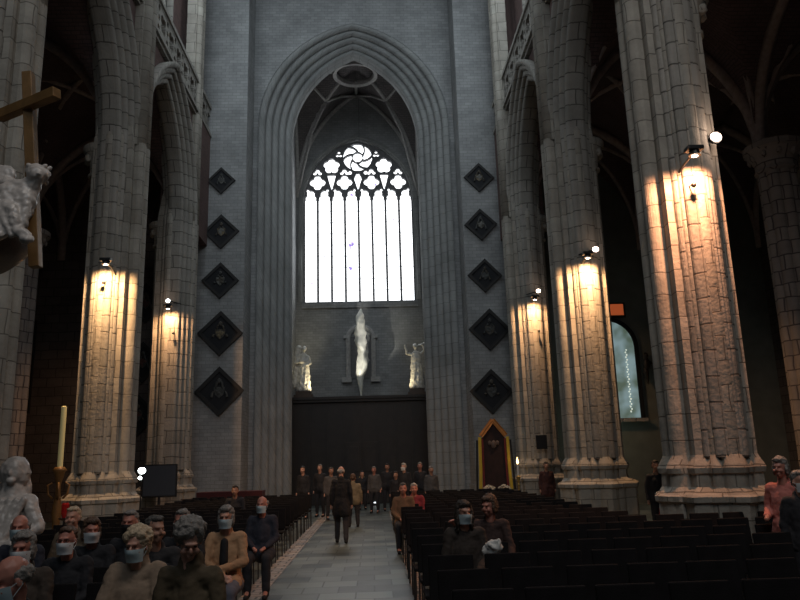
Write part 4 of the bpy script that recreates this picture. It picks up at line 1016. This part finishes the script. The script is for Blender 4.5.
    obj('coat', remesh(bm, max(vox, .011) * 1.15, 3, .010, 11), cm, P, smooth=True)
    if shirt:
        bm = bmesh.new(); c0 = nek + Vector((0, -.085, -.08)); c1 = che + Vector((0, -.125, -.04))
        cap(bm, c0, c1, .045, .05); cap(bm, c1, c1 + Vector((0, .0, -.16)), .05, .04); obj('shirt', remesh(bm, .012, 2), cloth(*shirt), P, smooth=True)
    # ---- trousers
    bm = bmesh.new()
    for sg in (-1, 1):
        sh, el, wr, hip, kn, an = L[sg]
        cap(bm, pel, hip, .125, .105); cap(bm, hip, kn, .102, .074); cap(bm, kn, an + Vector((0, 0, .02)), .073, .058)
    obj('trousers', remesh(bm, max(vox, .012) * 1.2, 2, .006, 12), cloth(*legs), P, smooth=True)
    for sg in (-1, 1):
        an = L[sg][5]; bm = bmesh.new(); cap(bm, an + Vector((0, .03, -.04)), an + Vector((0, -.17, -.055)), .046, .034); cap(bm, an + Vector((0, .01, .0)), an + Vector((0, -.02, -.03)), .048, .046)
        obj('shoe', remesh(bm, .014, 1), MATS['black_cloth'], P, smooth=True)
    # ---- hair
    if hstyle != 'bald':
        bm = bmesh.new()
        def he(c, r): ell(bm, H @ Vector(c), r, H.to_3x3(), sub=2)
        if hstyle == 'short':
            he((0, .030, .062), (.080, .088, .075)); he((0, .060, .01), (.077, .062, .075)); he((0, -.03, .098), (.060, .05, .030))
        elif hstyle == 'fringe':        # bald crown, hair at the sides and back
            for sg in (-1, 1): he((sg * .062, .045, .02), (.026, .055, .045))
            he((0, .075, .015), (.068, .040, .055))
        elif hstyle == 'curly':
            for k in range(26):
                a = k * 2.4; ph = .15 + 1.25 * (k / 26); v_ = Vector((.085 * math.sin(ph) * math.cos(a), .03 + .095 * math.sin(ph) * math.sin(a), .045 + .088 * math.cos(ph)))
                if v_.y < -.045 and v_.z < .085: continue
                he(v_, (.040, .040, .038))
            he((0, .035, .05), (.108, .105, .102)); he((0, .065, -.02), (.095, .07, .07))
        elif hstyle == 'bob':
            he((0, .025, .065), (.088, .096, .082)); he((0, .060, -.01), (.090, .066, .095))
            for sg in (-1, 1): he((sg * .074, .015, -.02), (.022, .05, .075))
            he((0, -.045, .095), (.062, .045, .030))
        elif hstyle == 'long':
            he((0, .025, .062), (.088, .096, .082)); he((0, .070, -.03), (.095, .055, .14))
            for sg in (-1, 1): he((sg * .080, .0, -.07), (.026, .045, .13))
            he((0, -.045, .09), (.062, .045, .030))
        hm = MATS.get('hair_' + hair) or mat('hair_' + hair, HAIR[hair], .6, var=.3, scale=30, bump=.6, bscale=60)
        obj('hair', remesh(bm, max(.009, vox * .8), 1, .010, 28), hm, P, smooth=True)
    # ---- face mask
    if mask:
        bm = bmesh.new(); g = []
        for i in range(9):
            az = (i / 8 - .5) * 2 * math.radians(68); row = []
            for j in range(7):
                v_ = j / 6; zz_ = -.012 - .095 * v_; rad = .105 - .010 * abs(v_ - .4) - .018 * v_
                wx = .078 - .012 * v_; fy = rad + .010 * math.cos(az) + (.026 * math.cos(az) ** 4 * max(0, 1 - abs(v_ - .15) / .6))
                row.append((wx * math.sin(az) / math.sin(math.radians(68)) * 1.0, -fy * math.cos(az) * 1.0, zz_ + (.0 if j else .006 * math.cos(az)) + .002 * math.sin(j * 3)))
            g.append(row)
        A = [[bm.verts.new(H @ Vector(p)) for p in r] for r in g]; B = [[bm.verts.new(H @ (Vector(p) + Vector((0, .004, 0)))) for p in r] for r in g]
        for i in range(8):
            for j in range(6): bm.faces.new((A[i][j], A[i][j + 1], A[i + 1][j + 1], A[i + 1][j])); bm.faces.new((B[i + 1][j], B[i + 1][j + 1], B[i][j + 1], B[i][j]))
        mm = {'blue': ('mask_pale_blue', (.50, .62, .66)), 'white': ('mask_white', (.78, .80, .82)), 'black': ('mask_black', (.02, .02, .022))}[mask]
        fm = obj('face_mask', bm, MATS.get(mm[0]) or mat(mm[0], mm[1], .8), P, smooth=True)
        for sg in (-1, 1):
            bm = bmesh.new(); tube(bm, [H @ Vector(p) for p in ((sg * .074, -.04, -.02), (sg * .084, .01, .0), (sg * .082, .026, -.02), (sg * .072, -.03, -.07))], .0018, 5); obj('ear_loop', bm, fm.data.materials[0], fm)
    if glasses:
        bm = bmesh.new()
        for sg in (-1, 1):
            c_ = Vector((sg * .031, -.101, .012)); tube(bm, [H @ (c_ + Vector((.024 * math.cos(a), 0, .018 * math.sin(a)))) for a in np.linspace(0, 2 * PI, 13)], .0022, 5, False)
            tube(bm, [H @ Vector(p) for p in ((sg * .055, -.1, .015), (sg * .078, -.05, .012), (sg * .082, .01, .008))], .002, 5)
        tube(bm, [H @ Vector(p) for p in ((-.008, -.103, .014), (.008, -.103, .014))], .002, 5); obj('glasses', bm, M_BLACK, P)
    return P
def at(px, py, Y):
    d = W2C.transposed() @ Vector((px - 400, 300 - py, -F)); k = Y / d.y; return CAM + d * k
def seated(px, py, row, label, **k):
    p = at(px, py, row); ln = k.pop('xoff', 0)
    person(p.x + ln, row, label, 'sit', k.pop('rz', 0), p.z, lean=-ln, **k)
    return p
BK = ('coat_black', (.016, .016, .020))
seated(12, 580, 4.15, 'bald grey-haired man at the lower left corner, looking left', yaw=-.75, pitch=.25, skin=1, hstyle='fringe', hair='grey', mask='blue', coat=('coat_charcoal', (.025, .023, .025)), vox=.008)
seated(23, 549, 6.0, 'grey-haired person in brown coat and white mask, far left', hair='grey', hstyle='bob', mask='white', coat=('coat_dark_brown', (.055, .040, .030)), skin=1, yaw=.1)
seated(67, 541, 6.9, 'man in glasses and white mask wearing a black coat', hair='brown', hstyle='short', mask='white', glasses=True, coat=BK, skin=1, yaw=.05)
seated(137, 546, 6.0, 'blonde woman in beige quilted jacket and blue mask, arms folded', hair='blonde', hstyle='curly', mask='blue', coat=('puffer_beige', (.26, .19, .135)), arms='cross', collar=True, vox=.008, yaw=-.15, pitch=.08, xoff=-.02)
seated(190, 541, 5.2, 'woman with bushy grey hair, head bowed, in olive-brown coat', hair='grey', hstyle='curly', coat=('coat_olive_brown', (.085, .062, .035)), yaw=.35, pitch=.5, skin=0, vox=.008, xoff=.0, collar=True)
seated(20, 528, 7.4, 'ruddy man in pale blue mask before the marble figure', hair='grey', hstyle='fringe', mask='blue', skin=1, coat=('coat_navy', (.02, .022, .035)), vox=.012, yaw=.2)
seated(73, 518, 8.9, 'blond-haired head just behind the man in glasses', hair='blonde', hstyle='short', skin=0, coat=('coat_tan', (.10, .075, .05)), vox=.012)
seated(92, 531, 7.7, 'dark-haired person with white collar behind the man in glasses', hair='brown', hstyle='bob', mask='white', skin=1, coat=BK, vox=.012, yaw=.5)
seated(130, 523, 7.9, 'grey-haired man in black mask behind the blonde woman', hair='grey', hstyle='short', mask='black', skin=1, coat=BK, vox=.012)
seated(156, 530, 6.95, 'grey-haired person in dark coat turned aside, between two women', hair='darkgrey', hstyle='short', skin=2, coat=('coat_charcoal', (.025, .023, .025)), vox=.012, yaw=.8)
seated(182, 522, 7.9, 'man in white mask behind the bowed grey-haired woman', hair='grey', hstyle='short', mask='white', skin=1, coat=BK, vox=.012)
seated(226, 518, 8.4, 'woman in peach cardigan and blue mask with folded arms', hair='grey', hstyle='bob', mask='blue', skin=0, coat=('cardigan_peach', (.42, .24, .13)), shirt=('top_black', (.01, .01, .012)), legs=('trousers_grey', (.11, .11, .14)), arms='cross', vox=.010)
seated(262, 505, 11.1, 'bald man in dark coat and blue mask beside the aisle', hstyle='fringe', hair='grey', mask='blue', skin=1, coat=('coat_navy', (.02, .022, .035)), vox=.014, yaw=-.2)
seated(235, 491, 17.4, 'small distant seated figure in front of the red-clothed table', hair='dark', skin=2, coat=BK, vox=.02)
seated(464, 513, 8.0, 'dark-haired woman in pale blue mask seated right of the aisle', hair='dark', hstyle='long', mask='blue', skin=0, coat=('coat_fur_brown', (.032, .024, .02)), vox=.011, yaw=.25)
seated(489, 506, 8.85, 'brown-haired woman leaning towards her masked neighbour', hair='brown', hstyle='bob', skin=1, coat=('coat_wine_brown', (.035, .018, .016)), vox=.011, yaw=-.6, pitch=.15, arms='reach', rz=-.2)
seated(403, 489, 15.5, 'person in tan coat seated at the aisle edge, far back', hair='darkgrey', skin=1, coat=('coat_tan_far', (.14, .08, .045)), vox=.018)
seated(414, 489, 16.45, 'person in a red top beside the tan-coated one', hair='white', hstyle='short', skin=1, coat=('coat_red', (.20, .02, .03)), vox=.018)
# held / resting small things on the right
bm = bmesh.new(); ell(bm, (0, 0, 0), (.09, .07, .06)); ell(bm, (.04, -.03, .04), (.05, .05, .04)); ell(bm, (-.05, .02, -.05), (.06, .05, .05))
p = at(494, 546, 7.5); props(obj('white_bag', remesh(bm, .015, 1, .03, 12), M_WHITE, None, smooth=True, loc=(p.x, p.y, p.z)), 'crumpled white bag on the lap of the leaning woman', 'bag')
# standing people
def standing(px, py, Y, label, **k):
    p = at(px, py, Y); person(p.x, Y, label, k.pop('pose', 'stand'), k.pop('rz', 0), p.z, arms=k.pop('arms', 'down'), vox=k.pop('vox', .02), **k)
person(at(341, 472, 17.4).x, 17.4, 'bald man in black walking away down the aisle', 'walk', PI, 1.60, hstyle='fringe', hair='white', skin=0, coat=('coat_black_long', (.012, .012, .014)), arms='down', coatlen=.35, vox=.013)
standing(353, 478, 21.5, 'person in a pale khaki jacket just beyond the walking man', rz=PI, hair='brown', coat=('jacket_khaki', (.20, .16, .10)), skin=2)
CR = [(303, 470, 25.2, 'leftmost standing person in the crowd at the dark doors', 0, 'dark', None, 0), (320, 468, 26.0, 'standing person in black, second from left of the door crowd', 0, 'grey', None, 0), (331, 471, 24.6, 'standing person in dark grey left of the walking man', 2, 'darkgrey', None, 1),
      (374, 470, 27.0, 'standing person in grey jacket right of the aisle centre', 1, 'grey', None, 1), (387, 467, 28.0, 'tall dark-clothed person in the middle of the door crowd', 2, 'dark', None, 0), (404, 467, 24.5, 'pale-faced person in black standing at the right of the crowd', 0, 'white', 'white', 0),
      (396, 475, 25.6, 'shorter dark-haired person standing left of the pale-faced one', 2, 'dark', None, 0), (420, 466, 25.0, 'person in dark coat near the right door jamb', 1, 'grey', None, 0), (431, 470, 24.6, 'person in grey coat, rightmost of the door crowd', 2, 'grey', None, 1), (362, 474, 29.2, 'short person in black standing far back by the doors', 0, 'dark', None, 0)]
for px, py, Y, lb, sk, hr, mk, gcol in CR:
    standing(px, py, Y, lb, skin=sk, hair=hr, mask=mk, coat=(('coat_grey_far', (.075, .07, .07)) if gcol else BK), rz=random.uniform(-.6, .6), vox=.024)
standing(546, 466, 23.2, 'dark-haired person in maroon coat before the farthest right pier', hair='dark', skin=2, coat=('coat_maroon', (.06, .02, .018)), coatlen=.35, vox=.02)
standing(781, 468, 8.7, 'person in pink sweater with greyish hair at the right edge', hair='grey', hstyle='bob', skin=1, coat=('sweater_pink', (.50, .17, .14)), rz=-.9, arms='bent', vox=.012)
standing(799, 482, 8.2, 'half-visible person with pale face at the right picture edge', hair='grey', mask='white', skin=0, coat=BK, vox=.014)
standing(655, 466, 16.0, 'dark silhouetted person just left of the nearest right pier', hair='dark', skin=2, coat=BK, vox=.02)
